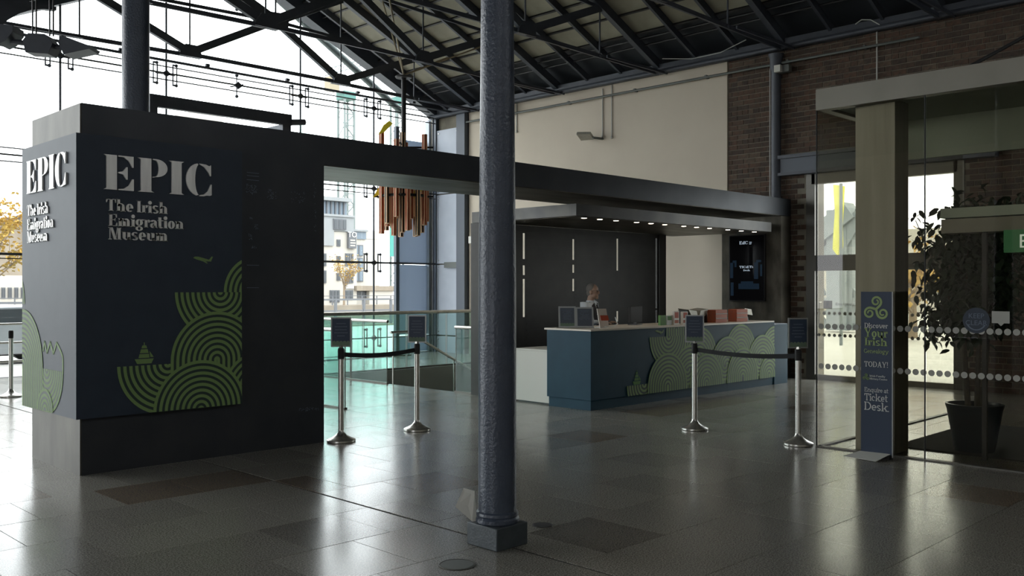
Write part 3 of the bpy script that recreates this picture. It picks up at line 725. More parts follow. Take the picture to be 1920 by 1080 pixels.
def icon_plane(mb, pl, u, v, k):
    for p in ([(-.11, .02), (-.09, .035), (-.05, .035), (.09, .0), (.1, -.015), (.0, -.014), (-.07, .004)], [(.07, .0), (.10, -.005), (.118, .038), (.102, .04)], [(-.025, .0), (.02, -.005), (.06, -.035), (.045, -.037)]):
        mb.prism([pl.p(u + a * k, v + b * k, .001) for a, b in p], pl.N * .003)
mb = MB(); icon_ship(mb, pf, 3.51, .93, .85); mb.build('ship_graphic', 'green_print', sb)
mb = MB(); icon_plane(mb, pf, 4.06, 1.86, .85); mb.build('plane_graphic', 'green_print', sb)

# ------------------------------------------------------------------ ticket booth (canopy and back screen)
booth = thing('ticket_booth', 'dark steel booth behind the desk with flat canopy and slitted back screen', 'booth', (9.4, 8.2, 0))
B(9.42, 8.2, 2.575, 14.56, 10.27, 2.735).build('canopy', 'patina', booth)
B(9.5, 8.26, 2.57, 14.5, 10.0, 2.575).build('canopy_soffit', 'patina_soffit', booth)
B(9.40, 10.0, 0, 9.62, 10.27, 2.57).build('post', 'dark_steel', booth); B(13.78, 10.0, 0, 13.98, 10.27, 2.57).build('post', 'dark_steel', booth)
SX = [9.62, 10.29, 11.45, 12.6, 13.72]
for i in range(4):
    a, b = SX[i] + (.022 if i else 0), SX[i + 1] - .022
    o = B(a, 10.03, 0, b, 10.036, 2.57).build('screen_panel', 'dark_steel', booth)
    bs = MB()
    for zz in [.05 + k * .11 for k in range(23)]:
        bs.box(a + .04, 10.027, zz, b - .04, 10.03, zz + .02)
    bs.build('louvre_ribs', 'dark_steel', o)
for i, segs in enumerate((((0, 1.15), (1.74, 1.80), (1.95, 2.05), (2.45, 2.57)), ((0, 1.55), (1.75, 1.85), (1.98, 2.06), (2.4, 2.57)), ((0, .9), (1.0, 1.02), (1.2, 1.9), (2.45, 2.57)), ((0, .55), (.7, .74), (1.2, 1.23), (2.5, 2.57)))):
    for a, b in segs: B(SX[i + 1] - .024, 10.031, a, SX[i + 1] + .024, 10.035, b).build('slit_cover', 'dark_steel', booth)
B(13.745, 10.03, 0, 13.78, 10.036, 2.57).build('slit_cover', 'dark_steel', booth)
for k, x in enumerate((9.72, 10.06, 10.42, 10.9, 11.25, 11.6, 12.1, 12.45, 12.82, 13.36, 13.78, 14.2)):
    d = MB().lathe((x, 8.32, 2.56), [(.05, .01), (.052, .0), (.04, .004), (.04, .01)], 16).build('downlight', 'stainless', booth)
    MB().lathe((x, 8.32, 2.5575), [(.036, 0), (.036, .006)], 16).build('lamp_disc', 'lamp', d)
    if k % 3 == 1:
        L = bpy.data.lights.new('downlight_glow', 'SPOT'); L.energy = 9; L.color = (1, .85, .65); L.spot_size = R(80); L.shadow_soft_size = .04
        lo = bpy.data.objects.new('downlight_glow', L); COL.objects.link(lo); lo.location = (x, 8.35, 2.55); 
# ------------------------------------------------------------------ desk
desk = thing('ticket_desk', 'long navy ticket desk with green wave lines and pale worktop', 'desk', (9.25, 7.8, 0))
B(9.25, 7.8, .13, 13.95, 8.58, 1.035).build('body', 'desk_blue', desk, bevel=.004)
B(9.27, 7.82, 0, 13.95, 8.56, .13).build('kickboard', 'desk_blue', desk)
mb = MB(); pts = [(13.95, 7.8, 0)] + [(14.35 + .14 * math.sin(R(a)), 7.94 - .14 * math.cos(R(a)), 0) for a in range(0, 91, 10)] + [(14.49, 8.5, 0), (13.95, 8.5, 0)]
mb.prism(pts, (0, 0, .99)).build('end_cabinet', 'desk_blue', desk)
B(9.24, 7.79, 1.035, 13.93, 8.62, 1.058).build('worktop', 'desk_top', desk, bevel=.003)
B(14.0, 7.85, .99, 14.46, 8.5, 1.0).build('end_top', 'grey_panel', desk)
pd = Plane((0, 7.8, 0), (1, 0, 0), (0, 0, 1), (0, -1, 0))
W3 = Waves(pd, (9.99, .13, 13.94, 1.03), .056)
W3.rect = (10.9, .13, 13.94, 1.03)
for cu, cv, rr in ((11.75, .56, .46), (12.9, .58, .45), (13.95, .55, .42), (11.15, 1.0, .3)): W3.arcs(cu, cv, rr, leg=.5)
W3.rect = (9.99, .13, 13.94, 1.03)
W3.arcs(10.96, .91, .45, up=False, vmax=.91)
for cu, cv, rr in ((11.5, .32, .44), (12.5, .40, .45), (13.55, .40, .44)): W3.arcs(cu, cv, rr, leg=.4)
W3.rect = (9.99, .13, 13.94, .27); W3.arcs(10.38, .27, .39, up=False, vmax=.27)
W3.rect = (9.99, .13, 13.94, 1.03)
for cu in (11.42, 12.42, 13.45): W3.arcs(cu, .42, .24, up=False, vmax=.55)
for cu, cv, rr in ((10.93, .2, .475), (11.92, .18, .44), (12.94, .2, .46), (13.75, .18, .3)): W3.arcs(cu, cv, rr, leg=.2)
W3.build(desk)
mb = MB(); icon_ship(mb, pd, 10.22, .275, .9); mb.build('ship_graphic', 'leaflet_green', desk)
mb = MB(); icon_plane(mb, pd, 10.74, .975, .9); mb.build('plane_graphic', 'green_print', desk)
wc = thing('low_cabinet', 'low white laminate cabinet against the near end of the desk', 'cabinet', (9.35, 8.6, 0))
B(9.34, 8.6, .02, 9.95, 9.27, .73).build('body', 'white_lam', wc, bevel=.004); B(9.33, 8.6, .73, 9.96, 9.28, .75).build('top', 'white_lam', wc); B(9.38, 8.62, 0, 9.93, 9.25, .02).build('plinth', 'black', wc)
DT = 1.058
# sign stand with two boards
t = thing('sign_stand', 'double grey framed notice stand on the left end of the desk', 'sign', (9.62, 8.25, DT))
def board(x0, y0, x1, y1, z0, z1, lean, face, frame, parent, hill=True, lines=0):
    """upright framed board between two ground points, leaning back by lean"""
    a = Vector((x0, y0, z0)); b = Vector((x1, y1, z0)); d = (b - a).normalized(); n = Vector((d.y, -d.x, 0)); V = (Vector((0, 0, 1)) - n * lean).normalized()
    pl = Plane(a, d, V, n); W = (b - a).length; H = z1 - z0
    MB().prism([pl.p(0, 0), pl.p(W, 0), pl.p(W, H), pl.p(0, H)], -n * .012).build('frame', frame, parent)
    e = W * .09
    MB().prism([pl.p(e, e, .0005), pl.p(W - e, e, .0005), pl.p(W - e, H - e, .0005), pl.p(e, H - e, .0005)], n * .002).build('sheet', face, parent)
    if hill:
        mb = MB(); pts = [(e, e)]
        for k in range(5):
            for s_ in range(6): aa = PI - PI * s_ / 5; wv = (W - 2 * e) / 5; pts.append((e + wv * (k + .5) + wv / 2 * math.cos(aa), e + H * .1 + H * .045 * math.sin(aa)))
        pts += [(W - e, e)]; mb.prism([pl.p(u, v, .0026) for u, v in pts], n * .0006); mb.build('hill_graphic', 'sign_hill', parent)
    if lines:
        mb = MB()
        for k in range(lines):
            v = H * (.82 - k * .5 / lines); ww = (W - 2 * e) * random.uniform(.5, .8)
            nn = 7
            for q in range(nn):
                if random.random() < .85: u = W / 2 - ww / 2 + ww * q / nn; mb.prism([pl.p(u, v, .0026), pl.p(u + ww / nn * .8, v, .0026), pl.p(u + ww / nn * .8, v + H * .02, .0026), pl.p(u, v + H * .02, .0026)], n * .0005)
        mb.build('text_lines', 'text_blue', parent, kind='stuff')
    return pl
board(9.27, 8.38, 9.44, 8.22, DT + .01, DT + .30, .22, 'grey_frame', 'sign_frame', t, lines=8)
board(9.44, 8.22, 9.62, 8.06, DT + .01, DT + .29, .22, 'grey_frame', 'sign_frame', t, hill=False, lines=8)
MB().prism([(9.28, 8.42, DT), (9.64, 8.07, DT), (9.68, 8.12, DT), (9.32, 8.48, DT)], (0, 0, .01)).build('foot', 'brushed', t)
t = thing('leaflet_holder', 'clear leaflet holder with orange leaflets beside the notice stand', 'leaflet holder', (9.80, 8.1, DT))
B(9.74, 8.05, DT, 9.88, 8.14, DT + .01).build('foot', 'white_print', t)
MB().prism([(9.75, 8.06, DT + .01), (9.87, 8.0, DT + .01), (9.88, 8.06, DT + .26), (9.76, 8.12, DT + .26)], (0, .01, 0)).build('leaflet', 'desk_top', t)
MB().prism([(9.76, 8.05, DT + .1), (9.86, 7.995, DT + .1), (9.865, 8.02, DT + .17), (9.765, 8.075, DT + .17)], (0, -.004, 0)).build('print', 'leaflet_red', t)
MB().path([(9.77, 7.99, DT + .02), (9.92, 7.97, DT + .015), (10.04, 7.99, DT + .05), (10.04, 8.03, DT + .14)], .006).build('cable_tie', 'white_print', t)
# monitors behind the desk
def monitor(x, y, label, rz_):
    t = thing('monitor', label, 'monitor', (x, y, DT), 'black screens behind the desk', rz_)
    B(-.2, -.02, .04, .2, .02, .27).build('screen', 'rubber', t, local=True, bevel=.004); B(-.09, -.07, 0, .09, .08, .012).build('foot', 'black', t, local=True); B(-.02, -.01, .01, .02, .02, .1).build('neck', 'black', t, local=True)
    return t
monitor(10.95, 8.38, 'black monitor on the desk to the right of the man', R(12)); 
# leaflets and card boxes
def card(x, y, w_, h_, mats, label, d=.04, gr=None):
    t = thing('leaflet_stack', label, 'leaflets', (x, y, DT), gr)
    B(x, y, DT, x + w_, y + d, DT + h_).build('stack', mats[0], t)
    if len(mats) > 1: B(x + w_ * .12, y - .002, DT + h_ * .5, x + w_ * .88, y, DT + h_ * .93).build('print', mats[1], t)
    if len(mats) > 2: B(x + w_ * .12, y - .002, DT + h_ * .12, x + w_ * .88, y, DT + h_ * .35).build('print', mats[2], t)
    return t
card(11.02, 7.98, .13, .145, ['leaflet_green'], 'green leaflets at the left of the leaflet row')
card(11.18, 7.98, .13, .14, ['white_print', 'leaflet_green'], 'white leaflets with a green block, next to the green ones')
card(11.33, 7.96, .13, .20, ['desk_top', 'leaflet_red', 'orange'], 'tall cream leaflets with orange print, left one of two')
card(11.55, 7.96, .13, .19, ['desk_top', 'leaflet_red', 'orange'], 'tall cream leaflets with orange print, right one of two')
def till(x, y, label, flip=1):
    t = thing('till_screen', label, 'till', (x, y, DT), 'tablet tills')
    MB().prism([(x - .1 * flip, y, DT), (x + .1 * flip, y, DT), (x + .06 * flip, y, DT + .08), (x - .02 * flip, y, DT + .2), (x - .08 * flip, y, DT + .2)], (0, .16, 0)).build('stand', 'black', t)
    MB().prism([(x - .08 * flip, y - .03, DT + .21), (x + .13 * flip, y - .03, DT + .19), (x + .17 * flip, y - .03, DT + .09), (x + .0 * flip, y - .03, DT + .11)], (0, .2, .02)).build('tablet', 'brushed', t)
    return t
till(11.95, 8.1, 'tablet till facing the right end, left of the two boxes'); till(12.35, 8.12, 'dark tablet till beside the left orange box', -1); till(13.55, 8.1, 'tablet till beside the right orange box')
for x, l in ((12.47, 'orange card display box left of the pale wall gap edge'), (13.08, 'orange card display box at the right end of the desk')):
    t = thing('card_box', l, 'box', (x, 7.98, DT)); B(x, 7.98, DT, x + .33, 8.14, DT + .2).build('box', 'orange', t, bevel=.004)
    for zz in (.06, .13): B(x, 7.975, DT + zz, x + .33, 7.98, DT + zz + .012).build('stripe', 'tube_dark', t)
# wall screen
tv = thing('wall_screen', 'portrait black display screen on the end leg of the portal', 'screen', (14.86, 8.85, 1.36))
B(14.83, 8.48, 1.36, 14.88, 9.21, 2.56).build('casing', 'black', tv, bevel=.004)
B(14.826, 8.5, 1.38, 14.83, 9.19, 2.54).build('display', 'screen_black', tv)
pt = Plane((14.826, 9.21, 1.36), (0, -1, 0), (0, 0, 1), (-1, 0, 0))
mb = MB(); letters(mb, 'EPIC', pt, .22, 1.03, .055, .2, .07, .001, width=.18); letters(mb, 'THE', pt, .42, 1.05, .02, .2, .1, .001); letters(mb, 'IRISH', pt, .42, 1.025, .018, .2, .1, .001); letters(mb, 'TICKETS', pt, .22, .60, .04, .2, .08, .001, width=.28); letters(mb, 'Desk', pt, .3, .545, .03, .2, .1, .001, width=.14); mb.build('lettering', 'screen_text', tv)
mb = MB()
for u0, v0, u1, v1 in ((.03, .42, .09, .7), (.52, .4, .6, .7), (.64, .45, .68, .66), (.2, .22, .62, .32), (.04, .1, .1, .34), (.25, .32, .5, .36), (.08, .7, .16, .74), (.12, .62, .16, .7), (.56, .7, .66, .74)): mb.prism([pt.p(u0, v0, .0005), pt.p(u1, v0, .0005), pt.p(u1, v1, .0005), pt.p(u0, v1, .0005)], pt.N * .0006)
mb.build('picture', 'screen_blue', tv)

# ------------------------------------------------------------------ stanchions
def stanchion(label, x, y, sign=True, srz=0):
    t = thing('stanchion', label, 'barrier post', (x, y, 0), 'steel queue barrier posts', 0)
    MB().lathe((0, 0, 0), [(.145, 0), (.15, .005), (.15, .022), (.143, .028), (.10, .045), (.06, .068), (.034, .10), (.030, .12)], 32).build('base', 'stainless', t, local=True)
    MB().lathe((0, 0, .1), [(.030, 0), (.030, .84)], 20).build('pole', 'stainless', t, local=True)
    MB().lathe((0, 0, .86), [(.031, 0), (.034, .002), (.034, .10), (.028, .115)], 20).build('belt_head', 'rubber', t, local=True)
    if sign: signhead(t, srz)
    return t
def signhead(t, a):
    c, s = math.cos(a), math.sin(a); z0 = .985
    d = Vector((c, s, 0)); a0 = -d * .105
    f = MB().beam((0, 0, .95), (0, 0, 1.0), .03, .03).build('sign_bracket', 'stainless', t, local=True)
    n = Vector((d.y, -d.x, 0)); pl = Plane(a0 + Vector((0, 0, z0)), d, (0, 0, 1), n); W = .21; H = .31
    MB().prism([pl.p(0, 0), pl.p(W, 0), pl.p(W, H), pl.p(0, H)], -n * .012).build('sign_frame', 'sign_frame', t, local=True)
    e = .014; MB().prism([pl.p(e, e, .0003), pl.p(W - e, e, .0003), pl.p(W - e, H - e, .0003), pl.p(e, H - e, .0003)], n * .002).build('sign_sheet', 'sign_blue', t, local=True)
    mb = MB(); pts = [(e, e)]
    for k in range(5):
        for s_ in range(6): aa = PI - PI * s_ / 5; wv = (W - 2 * e) / 5; pts.append((e + wv * (k + .5) + wv / 2 * math.cos(aa), e + .035 + .016 * math.sin(aa)))
    pts += [(W - e, e)]; mb.prism([pl.p(u, v, .0024) for u, v in pts], n * .0006).build('hill_graphic', 'sign_hill', t, local=True)
    mb = MB()
    for k in range(5):
        ww = (.1, .13, .12, .14, .08)[k]
        for q in range(8):
            u = W / 2 - ww / 2 + ww * q / 8; v = .24 - k * .032; mb.prism([pl.p(u, v, .0024), pl.p(u + ww / 8 * .8, v, .0024), pl.p(u + ww / 8 * .8, v + .008, .0024), pl.p(u, v + .008, .0024)], n * .0005)
    mb.build('text_lines', 'text_blue', t, local=True, kind='stuff')
S = [(5.58, 8.10), (6.62, 8.13), (8.88, 5.96), (8.76, 4.63)]
stanchion('steel barrier post with blue notice, beside the edge of the sign wall', *S[0], srz=R(-45 + 5))
stanchion('steel barrier post with blue notice, second from the sign wall', *S[1], srz=R(-45 - 5))
stanchion('steel barrier post with blue notice, standing before the wave lines of the desk', *S[2], srz=R(-60))
stanchion('steel barrier post with blue notice, next to the glass lobby corner', *S[3], srz=R(-38))
stanchion('steel barrier post without notice, at the left edge beyond the sign wall', 4.44, 14.86, sign=False)
for (a, b, l) in ((S[0], S[1], 'black belt between the two posts by the sign wall'), (S[2], S[3], 'black belt between the two posts before the desk')):
    a = Vector((*a, .905)); b = Vector((*b, .905)); d = (b - a).normalized(); a = a + d * .034; b = b - d * .034; mb = MB(); n = 8; w_ = d.cross(Vector((0, 0, 1))) * .0015
    pts = [a.lerp(b, i / n) - Vector((0, 0, .03 * (1 - (2 * i / n - 1) ** 2))) for i in range(n + 1)]
    for p, q in zip(pts[:-1], pts[1:]): mb.beam(p, q, .003, .048)
    tag(mb.build('barrier_belt', 'belt'), l, 'barrier belt')

# ------------------------------------------------------------------ stair well, balustrades
sw = struct(MB().box(HX0, HY1 - .03, -3.4, HX1, HY1 + .1, -.006).box(HX1 - .03, HY0, -3.4, HX1 + .1, HY1, -.006).box(HX0 - .1, HY0, -3.4, HX0 + .02, HY1, -.006).box(HX0, HY0 - .1, -3.4, HX1, HY0 + .02, -.006).box(HX0, HY0, -3.5, HX1, HY1, -3.4).build('trim_4', 'stair_wall'))
sw['label'] = 'dark lining of the stair well'
st = thing('staircase', 'stair flight going down behind the booth', 'stairs', (9.5, 11.4, 0))
for k in range(12):
    B(9.525 + k * .29, HY0 + .03, -.17 * (k + 1) - .15, 9.5 + (k + 1) * .29 + .02, 12.38, -.17 * (k + 1)).build('step', 'granite', st)
def balustrade(p, q, label, z0=.02, rail=True, n=2, h=1.04, gl='teal_glass', name='glass_balustrade'):
    t = thing(name, label, 'balustrade', (p[0], p[1], 0)); p = Vector((*p, 0)); q = Vector((*q, 0)); d = q - p; L_ = d.length; u = d / L_
    for i in range(n):
        a = p + u * (L_ * i / n + .012); b = p + u * (L_ * (i + 1) / n - .012)
        g = MB().beam(a + Vector((0, 0, (z0 + h - .03) / 2)), b + Vector((0, 0, (z0 + h - .03) / 2)), .014, h - .03 - z0).build('glass_panel', gl, t)
        MB().beam(a + Vector((0, 0, (z0 + h - .03) / 2)), a + u * .006 + Vector((0, 0, (z0 + h - .03) / 2)), .016, h - .03 - z0).build('glass_edge', 'stair_wall', g)
        MB().beam(b - u * .006 + Vector((0, 0, (z0 + h - .03) / 2)), b + Vector((0, 0, (z0 + h - .03) / 2)), .016, h - .03 - z0).build('glass_edge', 'stair_wall', g)
    if rail: MB().cyl(p + Vector((0, 0, h)), q + Vector((0, 0, h)), .036 if h > 1.1 else .026, 12).build('handrail', 'stainless', t)
    MB().beam(p + Vector((0, 0, .012)), q + Vector((0, 0, .012)), .05, .024).build('floor_channel', 'brushed_dark', t)
    return t
balustrade((7.1, 10.2), (7.1, 12.6), 'teal glass balustrade at the right edge of the sign wall opening')
balustrade((7.1, 12.6), (4.9, 12.6), 'teal glass balustrade running left behind the sign wall')
balustrade((9.47, 12.4), (9.47, 14.5), 'teal glass balustrade along the near side of the stair well')
balustrade((9.5, 14.58), (13.7, 14.58), 'long teal glass balustrade with steel rail on the far side of the stair well', h=1.11, n=4)
balustrade((9.47, 10.30), (9.47, 10.7), 'short glass balustrade at the head of the stairs, beside the booth post', n=1, h=1.0)
t = thing('stair_handrail', 'sloping steel handrail going down the stairs', 'handrail', (9.5, 12.36, .86))
MB().path([(9.5, 12.36, .86), (9.86, 12.36, .86), (11.6, 12.36, -.02), (12.6, 12.36, -.6)], .022, 10).build('rail', 'stainless', t)
for x in (9.55, 10.9): MB().cyl((x, 12.36, -.5 if x > 10 else 0), (x, 12.36, .86 - max(0, x - 9.86) * .506), .012, 8).build('post', 'stainless', t)
balustrade((7.1, 17.3), (13.9, 17.3), 'low teal tinted glass screen before the facade', h=1.0, n=4, rail=False)

# ------------------------------------------------------------------ tube chandelier on its pole
cx, cy = 11.55, 14.6
ch = thing('tube_chandelier', 'hanging cluster of copper and orange square tubes on a dark pole', 'chandelier', (cx, cy, 2.7))
MB().cyl((cx, cy, 3.3), (cx, cy, 5.82), .05, 10).build('pole', 'iron_black', ch)
MB().lathe((cx, cy, 5.78), [(.16, 0), (.18, .03), (.05, .06)], 12).build('hub', 'iron_black', ch)
for e in ((cx - .95, cy - .3, 7.6), (cx - 1.3, cy - 1.2, 6.9), (cx + 2.4, cy - 1.0, 7.0), (cx + .9, cy - .3, 6.3)):
    MB().cyl((cx, cy, 5.84), e, .018, 6).build('stay_rod', 'pole_tan', ch)
for zz in (4.4, 3.42): MB().cyl((cx - .42, cy + .42, zz), (cx + .42, cy - .42, zz), .02, 6).cyl((cx - .42, cy - .42, zz), (cx + .42, cy + .42, zz), .02, 6).build('cross_bar', 'iron_black', ch)
ring = MB()
for k in range(20):
    a = 2 * PI * k / 20; b = 2 * PI * (k + 1) / 20
    ring.cyl((cx + .43 * math.cos(a), cy + .43 * math.sin(a), 3.42), (cx + .43 * math.cos(b), cy + .43 * math.sin(b), 3.42), .03, 6)
ring.build('ring', 'iron_black', ch)
for k in range(26):
    a = 2 * PI * k / 26 + .1; rr = .45 if k % 2 else .36
    x = cx + rr * math.cos(a); y = cy + rr * math.sin(a)
    z0 = 3.05 - .42 * abs(math.sin(k * 1.9)) * (1 if k % 3 else .6); z1 = 3.75 + .35 * ((k * 7) % 5) / 5 + (.75 if k in (3, 9, 15, 16, 21) else 0)
    m = ('tube_copper', 'tube_dark', 'tube_copper')[k % 3]
    o = B(x - .032, y - .032, z0, x + .032, y + .032, z1).build('tube', m, ch)
    e = MB()
    for i, j in ((-1, -1), (1, -1), (-1, 1)): e.box(x + i * .032 - .007, y + j * .032 - .007, z0, x + i * .032 + .007, y + j * .032 + .007, z1)
    e.box(x - .036, y - .036, z0 - .008, x + .036, y + .036, z0 + .004)
    e.build('edge_strip', 'tube_edge', o)
for (dx, dy, zz) in ((-.36, .3, 3.50), (-.3, .2, 4.75), (.02, -.35, 3.42)):
    MB().prism([(cx + dx - .1, cy + dy + .1, zz - .1), (cx + dx - .02, cy + dy + .02, zz - .05), (cx + dx + .1, cy + dy - .1, zz + .12), (cx + dx + .05, cy + dy - .05, zz + .17), (cx + dx - .03, cy + dy + .03, zz + .08)], (.03, .03, 0)).build('yellow_fin', 'tube_yellow', ch)

# ------------------------------------------------------------------ entrance lobby of glass
GX = 8.8; GY = 4.45
lob = thing('glass_lobby', 'glass entrance lobby with taupe fascia on the right', 'lobby', (GX, GY, 0))
MB().box(GX - .02, -3, 3.39, GX + .1, GY, 3.6).box(GX + .1, GY - .1, 3.39, 12.8, GY, 3.6).build('fascia', 'taupe', lob)
B(GX + .1, -3, 3.42, 12.8, GY - .1, 3.5).build('ceiling_board', 'ceiling_white', lob)
B(10.2, -3, 3.0, 10.26, GY - .15, 3.42).build('bulkhead', 'ceiling_white', lob)
for a, b in ((3.39, GY), (1.7, 3.37), (-.6, 1.68)): B(GX, a, .01, GX + .014, b - .004, 3.39).build('glass_pane', 'lobby_glass', lob)
B(GX + .02, GY - .018, .01, 12.8, GY - .004, 3.39).build('glass_pane', 'lobby_glass', lob)
for y in (GY, 3.38, 1.69): MB().beam((GX, y, .01), (GX, y, 3.39), .008, .016).build('joint_seal', 'iron_black', lob)
B(GX - .02, -3, 0, GX + .05, GY, .012).build('floor_channel', 'brushed_dark', lob); B(GX, GY - .05, 0, 12.8, GY, .012).build('floor_channel', 'brushed_dark', lob)
B(8.92, 3.71, 0, 9.24, 4.10, 3.42).build('steel_pier', 'brushed', lob)
# sliding door head and dot bands
B(8.98, -2, 2.11, 9.3, 3.3, 2.24).build('door_head', 'taupe', lob); B(8.96, -2, 2.25, 9.3, 3.3, 2.34).build('door_head', 'ceiling_white', lob)
for y in (2.95, 2.05): B(9.06, y - .02, .02, 9.1, y + .02, 2.11).build('door_stile', 'iron_black', lob)
for z in (1.215, .815):
    mb = MB(); y = 4.40
    while y > -.5:
        mb.cyl((GX - .002, y, z), (GX - .0045, y, z), .029, 16); y -= .072
    mb.build('dot_band', 'dots', lob)
mb = MB().cyl((GX - .003, 2.93, 1.31), (GX - .005, 2.93, 1.31), .115, 32).build('round_sticker', 'navy', lob)
pk = Plane((GX - .006, 3.01, 0), (0, -1, 0), (0, 0, 1), (-1, 0, 0))
def btext(txt, size, loc, rot, m, parent, name='lettering', align='CENTER', ext=.0005, sx=1.0):
    c = bpy.data.curves.new(name, 'FONT'); c.body = txt; c.size = size; c.align_x = align; c.extrude = ext; c.space_character = 1.0
    o = bpy.data.objects.new(name, c); COL.objects.link(o); o.parent = parent; o.location = Vector(loc) - wloc(parent); o.rotation_euler = rot; o.scale = (sx, 1, 1); 
    me = bpy.data.meshes.new_from_object(o); me.name = name; bpy.data.objects.remove(o); bpy.data.curves.remove(c)
    me.materials.clear(); me.materials.append(MT[m]); o = bpy.data.objects.new(name, me); COL.objects.link(o); o.parent = parent; o.location = Vector(loc) - wloc(parent); o.rotation_euler = rot; o.scale = (sx, 1, 1); return o
RX = (R(90), 0, R(-90))
btext('KEEP\nCLEAR', .062, (GX - .0065, 2.93, 1.33), RX, 'text_blue', lob)
mb = MB()
for k in range(8):
    a = R(205 + k * 16); b = R(221 + k * 16)
    mb.prism([pk.p(.08 + .09 * math.cos(a), 1.31 + .09 * math.sin(a)), pk.p(.08 + .09 * math.cos(b), 1.31 + .09 * math.sin(b)), pk.p(.08 + .075 * math.cos(b), 1.31 + .08 * math.sin(b)), pk.p(.08 + .075 * math.cos(a), 1.31 + .08 * math.sin(a))], (-.001, 0, 0))
mb.build('sticker_arc', 'text_blue', lob)
mb = MB(); mb.prism([(GX - .003, 2.80, 1.29), (GX - .003, 2.655, 1.29), (GX - .003, 2.655, 1.395), (GX - .003, 2.80, 1.395)], (-.003, 0, 0)); mb.prism([(GX - .003, 2.75, 1.29), (GX - .003, 2.725, 1.265), (GX - .003, 2.70, 1.29)], (-.003, 0, 0))
mb.build('speech_sticker', 'dots', lob)
ex = thing('exit_sign', 'green EXIT sign with pale letters on the sliding door head', 'sign', (8.93, 2.46, 1.93))
B(8.93, 2.18, 1.915, 8.97, 2.745, 2.115).build('box', 'exit_green', ex)
btext('EXIT', .17, (8.928, 2.45, 1.955), RX, 'exit_white', ex, 'lettering')
t = thing('entrance_mat', 'dark entrance mat on the floor inside the glass lobby', 'mat', (10.5, 2.6, 0)); B(9.35, .6, .001, 11.6, 3.9, .012).build('pile', 'mat_dark', t)
# stay rod over the lobby
t = thing('stay_cable', 'black diagonal stay rod over the lobby fascia', 'rod', (9.4, 3.6, 3.6))
MB().cyl((9.4, 3.55, 3.58), (9.6, 2.2, 4.2), .018, 8).build('rod', 'iron_black', t)
# banner
bn = thing('ticket_banner', 'narrow navy banner with green triple spiral standing before the steel pier', 'banner', (8.6, 3.75, 0))
B(8.6, 3.605, .04, 8.612, 3.90, 1.565).build('panel', 'sign_blue', bn)
MB().prism([(8.6, 3.91, .045), (8.6, 3.62, .05), (8.38, 3.66, .006), (8.44, 4.0, .006)], (0, 0, .004)).build('foot_sheet', 'paper', bn)
MB().beam((8.606, 3.60, .02), (8.606, 3.60, 1.565), .01, .01).build('edge_strip', 'sign_frame', bn)
B(8.58, 3.62, .0, 8.66, 3.88, .04).build('foot', 'iron_black', bn)
pb = Plane((8.5995, 3.90, 0), (0, -1, 0), (0, 0, 1), (-1, 0, 0))
def spiral(mb, pl, cu, cv, r, a0, sgn, k=.009):
    pts = []
    for i in range(34):
        t_ = i / 33; a = a0 + sgn * t_ * 2 * PI * 1.35; rr = r * (1 - t_ * .72); pts.append((cu + rr * math.cos(a), cv + rr * math.sin(a), k * (1 - .35 * t_)))
    for a, b in zip(pts[:-1], pts[1:]):
        mb.beam(pl.p(a[0], a[1], .0015), pl.p(b[0], b[1], .0015), .003, a[2] * 2, up=pl.N.cross((Vector(pl.p(b[0], b[1])) - Vector(pl.p(a[0], a[1]))).normalized()))
    return pts
def triskele(mb, pl, cu, cv, k):
    for j in range(3):
        a = R(90 + 120 * j); c = (cu + .5 * k * math.cos(a), cv + .5 * k * math.sin(a))
        s0 = R(90 + 120 * j + 180 + 40); pts = spiral(mb, pl, c[0], c[1], .36 * k, s0, 1, .075 * k)
        p0 = pts[0]; mb.beam(pl.p(cu, cv, .0015), pl.p(p0[0], p0[1], .0015), .003, .15 * k, up=pl.N.cross((pl.p(p0[0], p0[1]) - pl.p(cu, cv)).normalized()))
mb = MB(); triskele(mb, pb, .147, 1.40, .145); mb.build('spiral_emblem', 'green_bright', bn)
mb = MB(); triskele(mb, pb, .05, .755, .04); mb.build('small_emblem', 'green_print', bn)
for txt, v, size, wd, u, m, s_ in (('Discover', 1.222, .048, .225, .035, 'white_print', .17), ('Your', 1.135, .085, .225, .035, 'green_bright', .2), ('Irish', 1.055, .078, .22, .037, 'green_bright', .2), ('Genealogy', .985, .04, .235, .03, 'green_bright', .12),
    ('TODAY!', .855, .052, .23, .033, 'white_print', .17), ('Irish Family', .762, .018, .15, .085, 'white_print', .2), ('History Centre', .735, .018, .17, .085, 'white_print', .2), ('Enquire at', .618, .042, .23, .035, 'white_print', .11), ('Ticket', .535, .068, .225, .035, 'white_print', .13), ('Desk', .445, .078, .235, .033, 'white_print', .13)):
    mb = MB(); letters(mb, txt, pb, u, v, size, s_, .1, .0012, width=wd); mb.build('lettering', m, bn)

